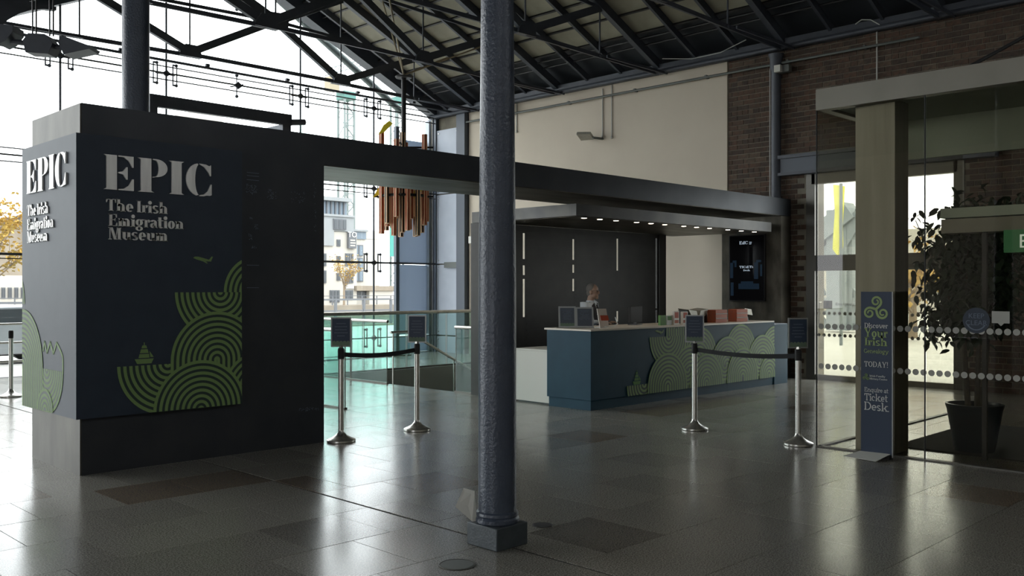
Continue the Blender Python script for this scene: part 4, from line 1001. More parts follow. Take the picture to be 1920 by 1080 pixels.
# ------------------------------------------------------------------ ficus in the lobby
PXc, PYc = 9.62, 3.22
fi = thing('potted_ficus', 'tall dark leaved ficus in a navy tub inside the glass lobby', 'plant', (PXc, PYc, 0))
MB().lathe((PXc, PYc, 0), [(.17, 0), (.18, .01), (.25, .42), (.262, .45), (.262, .47), (.24, .47), (.235, .42)], 36).build('tub', 'pot', fi)
MB().lathe((PXc, PYc, .4), [(.22, 0), (.22, .02)], 24).build('soil', 'rubber', fi)
tk = MB(); br = []
for k in range(5):
    a = k * 1.26; p = Vector((PXc + .07 * math.cos(a), PYc + .07 * math.sin(a), .42)); q = p + Vector((.05 * math.cos(a), .05 * math.sin(a), .75)); tk.cyl(p, q, .028, 8, .02)
    for j in range(6):
        b = a + random.uniform(-1, 1); e = q + Vector((random.uniform(.15, .5) * math.cos(b + j), random.uniform(.15, .5) * math.sin(b + j), random.uniform(.1, 1.35))); tk.cyl(q, e, .012, 5, .004); br.append((q, e))
tk.build('stems', 'bark', fi)
lf = MB(); lf.add([(0, 0, 0), (.02, .018, .004), (.055, .022, .0), (.1, 0, -.015), (.055, -.022, .0), (.02, -.018, .004), (.05, 0, .008)], [(0, 1, 6), (1, 2, 6), (2, 3, 6), (3, 4, 6), (4, 5, 6), (5, 0, 6)])
lme = lf.mesh('leaf'); lme.materials.append(MT['leaf']); lst = MB()
for k in range(4200):
    q, e = random.choice(br); p = q.lerp(e, random.uniform(.25, 1.05)) + Vector((random.gauss(0, .10), random.gauss(0, .10), random.gauss(0, .1)))
    if p.z < .75: continue
    if math.hypot(p.x - PXc, p.y - PYc) > .60 or p.z > 2.7: continue
    if p.x < 8.86: continue
    ro = (random.uniform(-.6, .6), random.uniform(.1, 1.2), random.uniform(0, 6.28)); s_ = random.uniform(.8, 1.35)
    if k < 290:
        o = bpy.data.objects.new('leaf', lme); COL.objects.link(o); o.parent = fi; o.location = p - Vector((PXc, PYc, 0)); o.rotation_euler = ro; o.scale = (s_,) * 3
    else:
        M_ = Matrix.Translation(p) @ Euler(ro).to_matrix().to_4x4() @ Matrix.Scale(s_, 4); lst.add([M_ @ Vector(v) for v in lf.v], lf.f)
lst.build('foliage', 'leaf', fi, kind='stuff')

# ------------------------------------------------------------------ services on the side wall
t = thing('wall_post', 'dark iron post against the brick wall above the end of the portal', 'post', (15.1, 8.4, 0))
MB().lathe((15.12, 8.42, PT + .01), [(.085, 0), (.085, 2.31), (.11, 2.36), (.11, 2.5), (.14, 2.6)], 20).build('shaft', 'iron', t)
t = thing('conduit', 'thin pale conduit running down beside the dark wall post', 'conduit', (15.15, 8.55, 0)); MB().cyl((15.1, 8.53, PT + .01), (15.1, 8.53, 5.55), .011, 6).build('pipe', 'white_cable', t)
t = thing('sprinkler_pipe', 'horizontal grey pipe high along the plaster and brick wall', 'pipe', (WX - .12, 12, 5.6))
MB().cyl((WX - .12, 5.9, 5.62), (WX - .12, 16.7, 5.62), .024, 8).build('pipe', 'galv', t)
for y in (6.8, 8.2, 9.9, 11.6, 13.4, 15.2): B(WX - .14, y - .02, 5.6, WX - .03, y + .02, 5.66).build('clip', 'galv', t)
for y, z0, z1, l, m in ((15.05, 5.2, 5.85, 'short pale conduit hanging on the plaster wall, leftmost', 'white_cable'), (12.5, 4.8, 5.8, 'pale conduit leading down to the wall floodlight', 'white_cable'), (12.25, 4.75, 5.85, 'pale conduit ending in a junction box right of the floodlight', 'white_cable'), (6.62, 4.75, 5.9, 'pale conduit hanging on the brick wall above the lobby', 'white_cable')):
    t = thing('conduit', l, 'conduit', (WX - .05, y, z0)); MB().cyl((WX - .05, y, z0), (WX - .05, y, z1), .013, 6).build('pipe', m, t); MB().ball((WX - .05, y, z0), .03).build('end_box', m, t)
t = thing('floodlight', 'flat grey floodlight on an arm from the plaster wall', 'floodlight', (WX - .05, 12.5, 4.75))
MB().prism([(WX - .55, 12.42, 4.78), (WX - .2, 12.62, 4.73), (WX - .22, 12.95, 4.74), (WX - .6, 12.75, 4.81)], (.02, .0, .05)).build('head', 'brushed', t); MB().cyl((WX - .3, 12.55, 4.75), (WX - .02, 12.5, 4.75), .025, 8).build('arm', 'galv', t)
t = thing('spotlight', 'small black spotlight under the eave right of the near column', 'spotlight', (WX - .35, 15.3, 5.7))
MB().cyl((WX - .5, 15.1, 5.72), (WX - .25, 15.35, 5.82), .09, 14).build('body', 'black', t); MB().cyl((WX - .35, 15.2, 5.8), (WX - .35, 15.2, 6.05), .012, 6).build('hanger', 'black', t)
t = thing('security_camera', 'small white and grey security camera on top of the wall post', 'camera', (15.0, 8.25, 5.5))
B(14.9, 8.22, 5.42, 14.98, 8.34, 5.54).build('body', 'white_lam', t); B(14.98, 8.1, 5.42, 15.1, 8.34, 5.54).build('bracket', 'galv', t)
t = thing('loose_cable', 'loose white cable sagging along the eave beam', 'cable', (15, 10, 5.8))
MB().path([(14.7, 10.6, 6.02), (14.8, 10.0, 5.93), (14.85, 9.4, 5.95), (14.9, 8.9, 6.1)], .008, 6).path([(15.0, 6.9, 6.0), (15.02, 6.8, 6.06), (15.03, 6.65, 6.03), (15.03, 6.5, 5.92)], .009, 6).build('cable', 'white_cable', t)
t = thing('wall_sensor', 'small pale box on the plaster wall left of the booth', 'sensor', (WX - .05, 16.6, 2.75)); B(WX - .12, 16.5, 2.68, WX - .03, 16.62, 2.85).build('body', 'white_lam', t)

# hanging twin floodlight at the left
HX, HY, HZ = 3.6, 11.0, 4.3
t = thing('twin_floodlight', 'dark twin floodlight hanging on rods at the upper left', 'floodlight', (HX, HY, HZ))
dv = Vector((.7071, -.7071, 0)); dn = Vector((-.7071, -.7071, 0))
def hp(u, n, z): return Vector((HX, HY, HZ)) + dv * u + dn * n + Vector((0, 0, z))
MB().prism([hp(-.13, -.1, -.1), hp(.12, -.1, -.12), hp(.17, -.1, .0), hp(.08, -.1, .10), hp(-.10, -.1, .11), hp(-.16, -.1, .03)], dn * .2).build('gear_box', 'iron', t)
MB().cyl(hp(-.4, 0, .05), hp(.4, 0, -.05), .03, 8).build('arm', 'iron', t)
MB().prism([hp(.24, -.12, .0), hp(.28, -.12, .08), hp(.60, -.12, -.04), hp(.58, -.12, -.07), hp(.30, -.12, -.13)], dn * .24).build('lamp_head', 'iron', t)
MB().prism([hp(-.26, -.12, .12), hp(-.26, -.12, .19), hp(-.62, -.12, .22), hp(-.62, -.12, .12), hp(-.42, -.12, -.02), hp(-.34, -.12, .02)], dn * .24).build('lamp_head', 'iron', t)
for u in (-.1, -.06, .09, .13): MB().cyl(hp(u, 0, .1), hp(u, 0, 1.9), .009, 6).build('hanger_rod', 'iron_black', t)
# steel frame of an inner lobby seen over the sign wall
FRY = 15.6
t = thing('inner_door_frame', 'dark steel door frame head seen above the sign wall', 'frame', (9, FRY, 0))
B(6.75, FRY, 4.72, 9.62, FRY + .1, 4.93).build('head', 'iron', t)
B(6.8, FRY, 0, 6.98, FRY + .1, 4.72).build('upright', 'iron', t); B(9.42, FRY, 0, 9.6, FRY + .1, 4.72).build('upright', 'iron', t)
B(9.46, FRY + .1, 4.6, 9.56, FRY + 2.2, 4.74).build('side_rail', 'grey_frame', t); MB().cyl((9.6, FRY, 4.78), (9.9, FRY, 4.82), .06, 10).build('pivot', 'iron', t)
B(9.8, FRY, 0, 9.96, FRY + .014, 4.75).build('glass_panel', 'teal_glass', t)
B(7.0, FRY + .04, 0, 9.4, FRY + .054, 4.5).build('glass_panel', 'facade_glass', t)

# ------------------------------------------------------------------ the man behind the desk
def skin_mesh(pts, edges_, radii):
    me = bpy.data.meshes.new('sk'); me.from_pydata(pts, edges_, []); o = bpy.data.objects.new('sk', me); COL.objects.link(o)
    m = o.modifiers.new('s', 'SKIN'); m.use_smooth_shade = True
    for i, r_ in enumerate(radii): me.skin_vertices[0].data[i].radius = r_ if isinstance(r_, tuple) else (r_, r_); me.skin_vertices[0].data[i].use_root = (i == 0)
    s2 = o.modifiers.new('ss', 'SUBSURF'); s2.levels = 2; s2.render_levels = 2
    dgp = bpy.context.evaluated_depsgraph_get(); ev = o.evaluated_get(dgp); out = bpy.data.meshes.new_from_object(ev); bpy.data.objects.remove(o); return out
def rig(pts, edges_, radii): m = skin_mesh(pts, edges_, radii); mb = MB(); mb.v = [tuple(v.co) for v in m.vertices]; mb.f = [tuple(p.vertices) for p in m.polygons]; return mb
px_, py_ = 10.62, 8.98
man = thing('person', 'man in dark waistcoat and pale shirt standing behind the desk, looking right', 'person', (px_, py_, 0), None, R(-72))
J = {'pel': (0, 0, .92), 'bel': (0, 0, 1.08), 'che': (.01, 0, 1.26), 'nkb': (.02, 0, 1.385), 'nk': (.03, 0, 1.45), 'lsh': (0, .17, 1.34), 'rsh': (0, -.17, 1.34), 'lel': (.03, .24, 1.08), 'rel': (.03, -.24, 1.08), 'lwr': (.24, .16, 1.10), 'rwr': (.24, -.12, 1.10),
     'lhp': (0, .09, .88), 'rhp': (0, -.09, .88), 'lkn': (.02, .1, .49), 'rkn': (.02, -.1, .49), 'lan': (-.01, .1, .08), 'ran': (-.01, -.1, .08), 'lto': (.15, .11, .03), 'rto': (.15, -.11, .03)}
names = list(J); ix = {n: i for i, n in enumerate(names)}
E_ = [(ix[a], ix[b]) for a, b in (('pel', 'bel'), ('bel', 'che'), ('che', 'nkb'), ('nkb', 'nk'), ('che', 'lsh'), ('che', 'rsh'), ('lsh', 'lel'), ('lel', 'lwr'), ('rsh', 'rel'), ('rel', 'rwr'), ('pel', 'lhp'), ('lhp', 'lkn'), ('lkn', 'lan'), ('lan', 'lto'), ('pel', 'rhp'), ('rhp', 'rkn'), ('rkn', 'ran'), ('ran', 'rto'))]
RD = dict(pel=(.12, .15), bel=(.115, .14), che=(.115, .16), nkb=(.06, .07), nk=.055, lsh=.06, rsh=.06, lel=.042, rel=.042, lwr=.027, rwr=.027, lhp=.085, rhp=.085, lkn=.058, rkn=.058, lan=.04, ran=.04, lto=.032, rto=.032)
body = rig([J[n] for n in names], E_, [RD[n] for n in names])
hc = Vector((.05, 0, 1.545)); body.cyl((.0, 0, 1.32), (.035, 0, 1.50), .062, 14, .054)
body.ball(hc + Vector((0, 0, .02)), .088, .073, .098, 20, 14); body.ball(hc + Vector((.025, 0, -.045)), .062, .056, .062, 16, 10)
body.ball(hc + Vector((.092, 0, -.015)), .02, .012, .028, 8, 6); body.ball(hc + Vector((.078, 0, -.068)), .014, .024, .008, 8, 6); body.ball(hc + Vector((.07, 0, -.095)), .022, .026, .018, 8, 6)
for s in (-1, 1):
    body.ball(hc + Vector((-.002, s * .075, -.01)), .02, .01, .032, 8, 6)
    wr_ = Vector(J['lwr' if s > 0 else 'rwr'])
    body.ball(wr_ + Vector((.06, -s * .01, -.008)), .048, .036, .016, 10, 6)
    for f in range(4):
        fy = (-.03 + f * .02); ln = (.058, .068, .064, .05)[f]
        p0 = wr_ + Vector((.09, -s * .01 + fy, -.006)); p1 = p0 + Vector((ln * .6, 0, -.006)); p2 = p1 + Vector((ln * .45, 0, -.022)); body.cyl(p0, p1, .0085, 7, .008); body.cyl(p1, p2, .008, 7, .006)
    p0 = wr_ + Vector((.04, -s * .04, -.004)); body.cyl(p0, p0 + Vector((.04, -s * .025, -.01)), .010, 7, .008); body.cyl(p0 + Vector((.04, -s * .025, -.01)), p0 + Vector((.07, -s * .022, -.02)), .008, 7, .007)
bo = body.build('body', 'skin', man, local=True); rm = bo.modifiers.new('remesh', 'REMESH'); rm.mode = 'VOXEL'; rm.voxel_size = .007; rm.use_smooth_shade = True; sm = bo.modifiers.new('sm', 'SMOOTH'); sm.iterations = 2
def grow(n, k): r_ = RD[n]; return tuple(x * k + .006 for x in r_) if isinstance(r_, tuple) else r_ * k + .008
def sub(nms, edg, k, extra=None):
    return rig([ (extra or {}).get(n, J[n]) for n in nms], [(nms.index(a), nms.index(b)) for a, b in edg], [grow(n, k) for n in nms])
sub(['bel', 'pel', 'che', 'nkb', 'lsh', 'rsh', 'lel', 'rel', 'lwr', 'rwr'], [('pel', 'bel'), ('bel', 'che'), ('che', 'nkb'), ('che', 'lsh'), ('che', 'rsh'), ('lsh', 'lel'), ('rsh', 'rel'), ('lel', 'lwr'), ('rel', 'rwr')], 1.04, {'lwr': (.20, .175, 1.10), 'rwr': (.20, -.135, 1.10)}).build('shirt', 'shirt', man, local=True)
def loft(rows, n=28):
    m = MB(); vs = []; fs = []
    for cx_, z_, a_, b_ in rows:
        for i in range(n): t_ = 2 * PI * i / n; vs.append((cx_ + a_ * math.cos(t_), b_ * math.sin(t_), z_))
    for k in range(len(rows) - 1):
        for i in range(n): q = (i + 1) % n; fs.append((k * n + i, k * n + q, (k + 1) * n + q, (k + 1) * n + i))
    fs += [tuple(range(n)), tuple(range((len(rows) - 1) * n, len(rows) * n))]; return m.add(vs, fs)
loft([(0, .95, .125, .155), (0, 1.05, .132, .162), (0, 1.2, .142, .172), (0, 1.29, .138, .175), (-.002, 1.34, .118, .165), (-.005, 1.375, .09, .13), (-.005, 1.395, .068, .085)]).build('waistcoat', 'vest', man, local=True)
loft([(.01, 1.37, .078, .082), (.014, 1.395, .070, .071), (.02, 1.415, .066, .066)]).build('collar', 'shirt', man, local=True)
MB().prism([(.138, -.012, 1.12), (.138, .012, 1.12), (.10, .055, 1.385), (.07, .0, 1.42), (.10, -.055, 1.385)], (.014, 0, 0)).build('shirt_front', 'shirt', man, local=True)
MB().prism([(.154, -.010, 1.12), (.154, .010, 1.12), (.118, .012, 1.38), (.118, -.012, 1.38)], (.006, 0, 0)).build('tie', 'vest', man, local=True)
sub(['pel', 'lhp', 'rhp', 'lkn', 'rkn', 'lan', 'ran'], [('pel', 'lhp'), ('pel', 'rhp'), ('lhp', 'lkn'), ('rhp', 'rkn'), ('lkn', 'lan'), ('rkn', 'ran')], 1.08).build('trousers', 'vest', man, local=True)
hm = MB(); hm.ball(hc + Vector((-.020, 0, .040)), .086, .079, .088, 20, 14); hm.ball(hc + Vector((-.045, 0, -.015)), .055, .068, .06, 16, 10); ho = hm.build('hair', 'hair', man, local=True)
gl = MB()
for s in (-1, 1):
    for k in range(12):
        a = 2 * PI * k / 12; b = 2 * PI * (k + 1) / 12
        gl.cyl(hc + Vector((.094, s * .032 + .024 * math.cos(a), .015 + .018 * math.sin(a))), hc + Vector((.094, s * .032 + .024 * math.cos(b), .015 + .018 * math.sin(b))), .0018, 5)
    gl.cyl(hc + Vector((.094, s * .056, .018)), hc + Vector((.0, s * .08, .012)), .002, 5)
gl.build('glasses', 'black', man, local=True)
eyes = MB()
for s in (-1, 1): eyes.ball(hc + Vector((.078, s * .03, .012)), .010, .012, .008, 8, 6)
eyes.build('eyes', 'hair', man, local=True)

# ------------------------------------------------------------------ outside: ground, dock, quay, buildings
og = MB().box(-60, FY + .3, -.3, WX + 60, 34, -.08).box(WX + .45, -30, -.3, WX + 60, FY + .3, -.08)
gd = struct(og.build('ground', 'paving'))
struct(MB().box(-90, 34, -3.2, 150, 92, -1.9).build('water', 'water')); struct(MB().box(-90, 33.6, -3, 150, 34, .0).build('trim_5', 'stone_tan'))
struct(MB().box(-90, 92, -3.2, 200, 240, -.6).box(-90, 91.4, -3, 200, 92, -.45).build('far_quay', 'stone_tan'))
struct(MB().box(WX + 60, -60, -.4, 300, 34, -.1).box(WX + .45, -60, -.4, WX + 60, -30, -.1).build('far_street', 'asphalt'))
def railing(p, q, label, n, z=0, h=1.1):
    t = thing('quay_railing', label, 'railing', (p[0], p[1], z)); p = Vector((*p, z)); q = Vector((*q, z))
    for zz in (h, h * .55): MB().beam(p + Vector((0, 0, zz)), q + Vector((0, 0, zz)), .07, .07).build('rail', 'frame_grey', t)
    o = None
    for i in range(n + 1):
        c = p.lerp(q, i / n); MB().box(c.x - .05, c.y - .05, z, c.x + .05, c.y + .05, z + h).build('post', 'frame_grey', t)
railing((15, 92.5), (110, 92.5), 'thin railing along the far quay under the buildings', 44, -.45)
railing((2, 33.8), (26, 33.8), 'railing along the near quay edge outside the facade', 16, 0)
def win(mb_parent, x0, z0, x1, z1, y, m='pane_dark', fr='frame_grey', bars=1):
    f = B(x0, y - .15, z0, x1, y + .05, z1).build('window', fr, mb_parent); n = bars + 1; w_ = (x1 - x0) / n
    for i in range(n): B(x0 + i * w_ + .12, y - .2, z0 + .12, x0 + (i + 1) * w_ - .12, y - .15, z1 - .12).build('pane', m, f)
BY = 102.0
def bx(px): k = (px - 960) / 1740; return BY * (1 + k) / (1 - k)
def bz(px, y): k = (px - 960) / 1740; t_ = BY / (.7071 * (1 - k)); return 1.6 + t_ * (541 - y) / 1740
# round cornered grey block with set back top floors
t = thing('corner_tower', 'pale block with rounded grey glass top floors across the dock', 'building', (bx(600), BY, 0))
B(bx(540), BY, -.6, bx(669), BY + 18, bz(630, 435)).build('walls', 'cream', t)
B(bx(540), BY - .3, bz(620, 462), bx(624), BY + 14, bz(620, 412)).build('bay', 'render_grey', t)
B(bx(540), BY - .2, bz(640, 435), bx(662), BY + 16, bz(640, 405)).build('upper_floor', 'render_grey', t)
B(bx(540), BY + .6, bz(640, 405), bx(655), BY + 15, bz(640, 379)).build('glazed_floor', 'pane_blue', t)
B(bx(540), BY - .4, bz(640, 379), bx(657), BY + 16, bz(640, 372)).build('cornice', 'render_grey', t)
B(bx(540), BY - .4, bz(640, 408), bx(662), BY + .2, bz(640, 404)).build('cornice', 'render_grey', t)
MB().lathe((bx(618), BY + 7, bz(618, 372)), [(bx(642) - bx(618), 0), ((bx(642) - bx(618)) * .9, .7), ((bx(642) - bx(618)) * .6, 1.3), (.3, 1.6)], 28).build('dome_roof', 'slate', t)
for p_ in range(608, 655, 8): B(bx(p_), BY + .45, bz(640, 405), bx(p_) + .2, BY + .6, bz(640, 379)).build('glazing_bar', 'frame_grey', t)
win(t, bx(622), bz(635, 432), bx(646), bz(635, 412), BY - .3, 'pane_dark', 'frame_grey', 2)
for z0, z1 in ((463, 450), (490, 481), (527, 513)): win(t, bx(631), bz(634, z0), bx(637.5), bz(634, z1), BY, bars=0)
for z0, z1 in ((500, 476), (532, 508)): win(t, bx(647), bz(650, z0), bx(661.5), bz(650, z1), BY, bars=2); win(t, bx(603), bz(605, z0), bx(611), bz(605, z1), BY, bars=0)
win(t, bx(646), bz(650, 563), bx(661), bz(650, 545), BY, bars=1); win(t, bx(618), bz(620, 568), bx(636), bz(620, 545), BY, bars=2)
B(bx(646), BY - .2, bz(650, 542), bx(662), BY - .05, bz(650, 535)).build('shop_sign', 'white_print', t)
sg = B(bx(650), BY - .5, bz(656, 467), bx(664), BY - .1, bz(656, 436)).build('banner_board', 'frame_grey', t)
btext('TO', 1.0, (bx(656.5), BY - .52, bz(656, 446)), (R(90), 0, 0), 'white_print', t, 'lettering', ext=.02)
for k, y_ in enumerate((451.5, 456.5, 461.5)): B(bx(652.5), BY - .54, bz(656, y_ + 1.5), bx(661.5 + k % 2), BY - .5, bz(656, y_ - 1)).build('board_line', 'cream', t)
t = thing('office_block', 'cream office block with blue bay windows across the dock', 'building', (bx(690), BY + 2, 0))
B(bx(669), BY + .5, -.6, bx(715), BY + 18, bz(690, 449)).build('walls', 'cream', t)
B(bx(663), BY + .3, bz(675, 449), bx(689), BY + 12, bz(675, 434)).build('glazed_floor', 'pane_blue', t); B(bx(663), BY, bz(675, 435), bx(690), BY + 12, bz(675, 431)).build('flat_roof', 'render_grey', t)
B(bx(689), BY + .5, bz(700, 449), bx(715), BY + 18, bz(700, 433)).build('upper_wall', 'cream', t)
for z0, z1 in ((481, 460), (505, 484), (529, 508)): win(t, bx(666), bz(675, z0), bx(684), bz(675, z1), BY + .5, 'pane_blue', bars=1)
for z0, z1 in ((560, 547),): win(t, bx(672), bz(675, z0), bx(690), bz(675, z1), BY + .5, 'pane_dark', bars=3)
B(bx(664), BY - .6, bz(690, 546), bx(735), BY + .5, bz(690, 537)).build('canopy_band', 'stone_tan', t); B(bx(690), BY - .3, -.6, bx(735), BY + .5, bz(700, 546)).build('low_wall', 'cream', t)
t = thing('brick_terrace', 'brown terrace house beyond the cream block', 'building', (bx(730), BY + 12, 0))
B(bx(715), BY + 8, -.6, bx(728), BY + 18, bz(722, 472)).build('walls', 'stone_tan', t); B(bx(728), BY + 8, -.6, bx(748), BY + 18, bz(735, 480)).build('side_walls', 'cream', t)
win(t, bx(717), bz(722, 535), bx(732), bz(722, 520), BY + 7.8, bars=1); win(t, bx(718), bz(722, 505), bx(726), bz(722, 490), BY + 7.8, bars=1)
for p_ in (730, 734, 738): MB().prism([(bx(p_), BY + 7.8, bz(730, 500)), (bx(p_) + 1.0, BY + 7.8, bz(730, 500)), (bx(p_) + 1.0, BY + 7.8, bz(730, 478)), (bx(p_) + .5, BY + 7.8, bz(730, 474)), (bx(p_), BY + 7.8, bz(730, 478))], (0, .2, 0)).build('window', 'pane_dark', t)
# left: broad grey brown building
BYs = BY; BY = 112.0
t = thing('warehouse', 'broad grey brown warehouse with pitched roof at the far left', 'building', (bx(20), BY, 0))
MB().prism([(bx(-60), BY, 0), (bx(60), BY, 0), (bx(60), BY, bz(60, 412)), (bx(44), BY, bz(44, 404)), (bx(-60), BY, bz(-40, 424))], (0, 20, 0)).build('walls', 'stone_tan', t)
B(bx(-60), BY - 3, -.6, bx(60), BY, bz(20, 518)).build('low_range', 'cream', t)
for p_ in range(-50, 58, 12): win(t, bx(p_), bz(20, 560), bx(p_ + 7), bz(20, 540), BY - 3, bars=1)
MB().prism([(bx(20), BY - 2, bz(30, 408)), (bx(50), BY - 2, bz(30, 400)), (bx(50), BY - 2, bz(30, 404)), (bx(20), BY - 2, bz(30, 409))], (0, 3, 0)).build('roof_fin', 'slate', t)
BY = BYs
# white sloped roof outline left of the second column
t = thing('far_roof', 'pale pitched far roof above the sign wall', 'building', (20, 60, 0))
MB().prism([(27.5, 60, 0), (31.5, 60, 0), (31.5, 60, 14.4), (30.3, 60, 14.0), (27.5, 60, 13.0)], (0, 4, 0)).build('gable', 'cream', t)
# cranes
def crane(px, y_top, w_, label, mast='crane_grey', Yc=150.0, jib=True):
    k = (px - 960) / 1740; x = Yc * (1 + k) / (1 - k); tt = Yc / (.7071 * (1 - k)); zt = 1.6 + tt * (541 - y_top) / 1740
    t = thing('tower_crane', label, 'crane', (x, Yc, 0)); m = MB(); z = 0; h = w_
    for i, j in ((-1, -1), (1, -1), (1, 1), (-1, 1)): m.beam((x + i * w_ / 2, Yc + j * w_ / 2, 0), (x + i * w_ / 2, Yc + j * w_ / 2, zt), .34, .34)
    n = int(zt / h)
    for q in range(n):
        z0 = q * h; s = 1 if q % 2 else -1
        m.beam((x - s * w_ / 2, Yc - w_ / 2, z0), (x + s * w_ / 2, Yc - w_ / 2, z0 + h), .2, .2); m.beam((x - w_ / 2, Yc - w_ / 2, z0), (x + w_ / 2, Yc - w_ / 2, z0), .2, .2)
        m.beam((x - w_ / 2, Yc - s * w_ / 2, z0), (x - w_ / 2, Yc + s * w_ / 2, z0 + h), .11, .11)
    m.build('mast', mast, t)
    B(x - w_ * .62, Yc - w_ * .62, zt - .3, x + w_ * .62, Yc + w_ * .62, zt + 1.2).build('slew_ring', 'crane_green', t)
    if jib:
        B(x - 4.3, Yc - 1, zt + 1.0, x - 2.2, Yc + 1, zt + 3.6).build('cab', 'crane_tan', t)
        m = MB(); a = Vector((x - 4.5, Yc, zt + 3.8)); b = Vector((x + 10, Yc, zt + 9.5))
        for dz, dy in ((0, -.6), (0, .6), (1.2, 0)): m.beam(a + Vector((0, dy, dz)), b + Vector((0, dy, dz)), .16, .16)
        for q in range(14): p0 = a.lerp(b, q / 14); p1 = a.lerp(b, (q + 1) / 14); m.beam(p0 + Vector((0, -.6, 0)), p1 + Vector((0, 0, 1.2)), .1, .1); m.beam(p0 + Vector((0, 0, 1.2)), p1 + Vector((0, -.6, 0)), .1, .1)
        m.build('jib', mast, t)
    return t
crane(649, 186, 2.2, 'tower crane with green slewing ring and tan cab beyond the facade'); crane(744, 196, 1.8, 'second thinner tower crane mast beside the steel hub pole', jib=False)
# teal street banner, autumn trees, tent
t = thing('teal_banner', 'tall teal street banner on a pole before the grey panel', 'banner', (0, 0, 0))
k = (740 - 960) / 1740; yb = 60.0; xb = yb * (1 + k) / (1 - k); tt = yb / (.7071 * (1 - k)); t.location = (xb, yb, 0)
MB().cyl((xb, yb, -2), (xb, yb, 1.6 + tt * (541 - 385) / 1740), .08, 8).build('pole', 'frame_grey', t); B(xb - .45, yb - .05, 1.6 + tt * (541 - 482) / 1740, xb + .5, yb + .05, 1.6 + tt * (541 - 400) / 1740).build('flag', 'banner_teal', t)
def tree(x, y, h, r_, label, z=0, n=900, seed=1):
    random.seed(seed); t = thing('autumn_tree', label, 'tree', (x, y, z)); m = MB(); m.cyl((x, y, z), (x, y, z + h * .45), .16, 8, .1); tips = []
    for k_ in range(16):
        a = random.uniform(0, 6.28); e = Vector((x + r_ * random.uniform(.3, 1) * math.cos(a), y + r_ * random.uniform(.3, 1) * math.sin(a), z + h * random.uniform(.55, 1))); s0 = Vector((x, y, z + h * random.uniform(.25, .5))); m.cyl(s0, e, .05, 5, .015); tips.append((s0, e))
        for q in range(3): e2 = e + Vector((random.uniform(-.8, .8), random.uniform(-.8, .8), random.uniform(-.2, .9))); s1 = s0.lerp(e, .6); m.cyl(s1, e2, .02, 4, .008); tips.append((s1, e2))
    m.build('trunk', 'bare', t); l_ = MB()
    for k_ in range(n):
        s0, e = random.choice(tips); p = s0.lerp(e, random.uniform(.4, 1.05)) + Vector([random.gauss(0, .2) for _ in range(3)]); d1 = Vector([random.uniform(-1, 1) for _ in range(3)]).normalized() * .11; d2 = d1.cross(Vector((.3, .5, 1))).normalized() * .09
        l_.add([p - d1, p + d2, p + d1, p - d2], [(0, 1, 2, 3)])
    l_.build('foliage', 'autumn', t, kind='stuff')
tree(14.5, 52, 5.2, 3.0, 'yellow autumn tree at the left edge by the quay', z=0, n=1500, seed=3); tree(11.9, 46, 5.4, 2.6, 'second autumn tree partly cut by the left edge', n=1000, seed=5)
tree(bx(603), 97, 6.0, 1.9, 'autumn tree before the far tower beside the sign wall edge', z=-.6, n=500, seed=8)
t = thing('quay_tent', 'small white and teal tent on the quay beyond the railing', 'tent', (0, 0, 0)); ky = 46.0; k = (620 - 960) / 1740; xk = ky * (1 + k) / (1 - k); t.location = (xk, ky - 13, -.08)
xk = 33 * (1 + k) / (1 - k); MB().prism([(xk - .35, 32.6, -.08), (xk + .5, 32.6, -.08), (xk + .1, 32.9, .95)], (0, .7, 0)).build('side', 'white_print', t); MB().prism([(xk + .05, 32.5, -.08), (xk + .65, 32.5, -.08), (xk + .25, 32.8, .6)], (0, .2, 0)).build('flap', 'banner_teal', t); t.location = (0, 0, 0)
# car
t = thing('car', 'light grey car parked outside the facade at the left edge', 'car', (6.6, 21.6, -.08)); cx0, cy0 = 6.1, 22.2
prof = [(-1.9, .2), (-1.9, .62), (-1.5, .75), (-.9, .85), (-.35, 1.28), (.9, 1.3), (1.55, .9), (1.95, .82), (2.0, .3), (1.9, .2)]
MB().prism([(cx0 + a, cy0, b - .08) for a, b in prof], (0, 1.6, 0)).build('body', 'car_paint', t, bevel=.05)
MB().prism([(cx0 + a, cy0 - .01, b - .08) for a, b in ((-.75, .88), (-.3, 1.2), (.85, 1.22), (1.3, .9))], (0, 1.62, 0)).build('side_windows', 'pane_dark', t)
for x_ in (-1.2, 1.25):
    for y_ in (0, 1.4): wv = MB().cyl((cx0 + x_, cy0 - .02 + y_, .22), (cx0 + x_, cy0 + .2 + y_, .22), .31, 20).build('wheel', 'tyre', t); MB().cyl((cx0 + x_, cy0 - .03 + y_, .22), (cx0 + x_, cy0 - .02 + y_, .22), .2, 12).build('hub_cap', 'stainless', wv)
# beyond the side door: lifting bridge, yellow flag, board
t = thing('lifting_bridge', 'grey riveted steel lifting bridge outside the side door', 'bridge', (36, 17, 0))
def dp(px, y, X=34.0): k = (px - 960) / 1740; t_ = X / (.7071 * (1 + k)); return Vector((X, t_ * .7071 * (1 - k), 1.6 + t_ * (541 - y) / 1740))
for a, b, w_ in (((1530, 450), (1600, 395), .9), ((1545, 480), (1610, 430), .5), ((1575, 395), (1575, 620), .8), ((1590, 400), (1590, 620), .5), ((1570, 480), (1620, 400), .6), ((1530, 400), (1530, 600), .25), ((1530, 566), (1620, 566), .35), ((1530, 520), (1545, 555), .2), ((1580, 520), (1610, 560), .25), ((1530, 612), (1620, 612), .25), ((1535, 590), (1555, 612), .15), ((1572, 590), (1555, 612), .15), ((1530, 588), (1575, 588), .2)):
    MB().beam(dp(*a), dp(*b), w_, w_ * .8).build('girder', 'bridge', t)
t = thing('yellow_flag', 'tall yellow twisted flag seen through the side door glass', 'flag', (22, 9.5, 0)); m = MB()
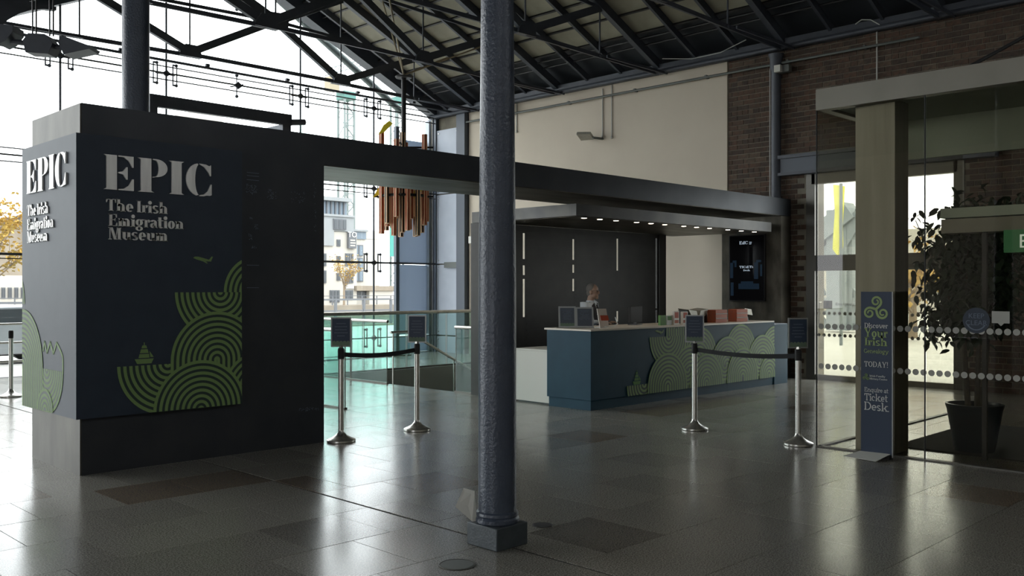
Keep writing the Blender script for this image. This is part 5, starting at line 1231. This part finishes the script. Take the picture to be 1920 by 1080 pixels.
P_ = [dp(1562, 347, 26), dp(1577, 349, 26), dp(1575, 390, 26), dp(1573, 420, 26), dp(1574, 460, 26), dp(1571, 482, 26), dp(1561, 468, 26), dp(1563, 430, 26), dp(1565, 400, 26)]
m.prism(P_, (.25, 0, 0)).build('cloth', 'yellow_flag', t); MB().cyl(dp(1577, 345, 26), Vector((dp(1577, 500, 26).x, dp(1577, 500, 26).y, -.1)), .05, 8).build('pole', 'crane_grey', t)
t = thing('street_board', 'grey display board standing outside the side door', 'board', (20, 9, 0))
q0 = dp(1563, 678, 20); B(19.95, q0.y - .62, -.08, 20.05, q0.y, .95).build('panel', 'render_grey', t); B(19.9, q0.y - .56, .1, 19.95, q0.y - .3, .85).build('sheet', 'pane_blue', t); t.location = (0, 0, 0)
t = thing('round_bollard_pair', 'pair of dark bollards outside the side door', 'bollards', (17.5, 8, -.08)); del t['category']; bpy.data.objects.remove(t)
tree(30, 11.9, 3.0, 1.6, 'yellow bush beyond the side door', n=700, seed=12)
tb = thing('street_terrace', 'pale stone terrace closing the view beyond the side door', 'building', (60, 20, 0))
B(62, -10, 0, 66, 46, 5.5).build('walls', 'cream', tb)
for k in range(14): B(61.9, -4 + k * 3.2, 1.2, 62.0, -2.6 + k * 3.2, 3.4).build('window', 'pane_dark', tb)
# emergency exit plate on the door glass
t = thing('exit_plate', 'small emergency exit plate with running figure on the side door', 'sign', (WX, 7.5, 1.3))
B(WX - .012, 7.42, 1.24, WX - .005, 7.58, 1.38).build('plate', 'dots', t)
pe = Plane((WX - .0125, 7.58, 1.24), (0, -1, 0), (0, 0, 1), (-1, 0, 0)); m = MB()
for a, b, w_ in (((.08, .1), (.07, .065), .022), ((.07, .065), (.1, .035), .014), ((.07, .065), (.05, .03), .014), ((.05, .03), (.03, .03), .012), ((.08, .095), (.11, .08), .01), ((.08, .095), (.05, .085), .01)): m.beam(pe.p(*a, .001), pe.p(*b, .001), .002, w_, up=pe.N.cross((pe.p(*b) - pe.p(*a)).normalized()))
m.cyl(pe.p(.085, .118), pe.p(.085, .118, .003), .011, 10); m.build('running_figure', 'frame_grey', t)
btext('Emergency', .075, (WX - .013, 7.36, 1.30), RX, 'frame_grey', t, 'lettering', align='LEFT')
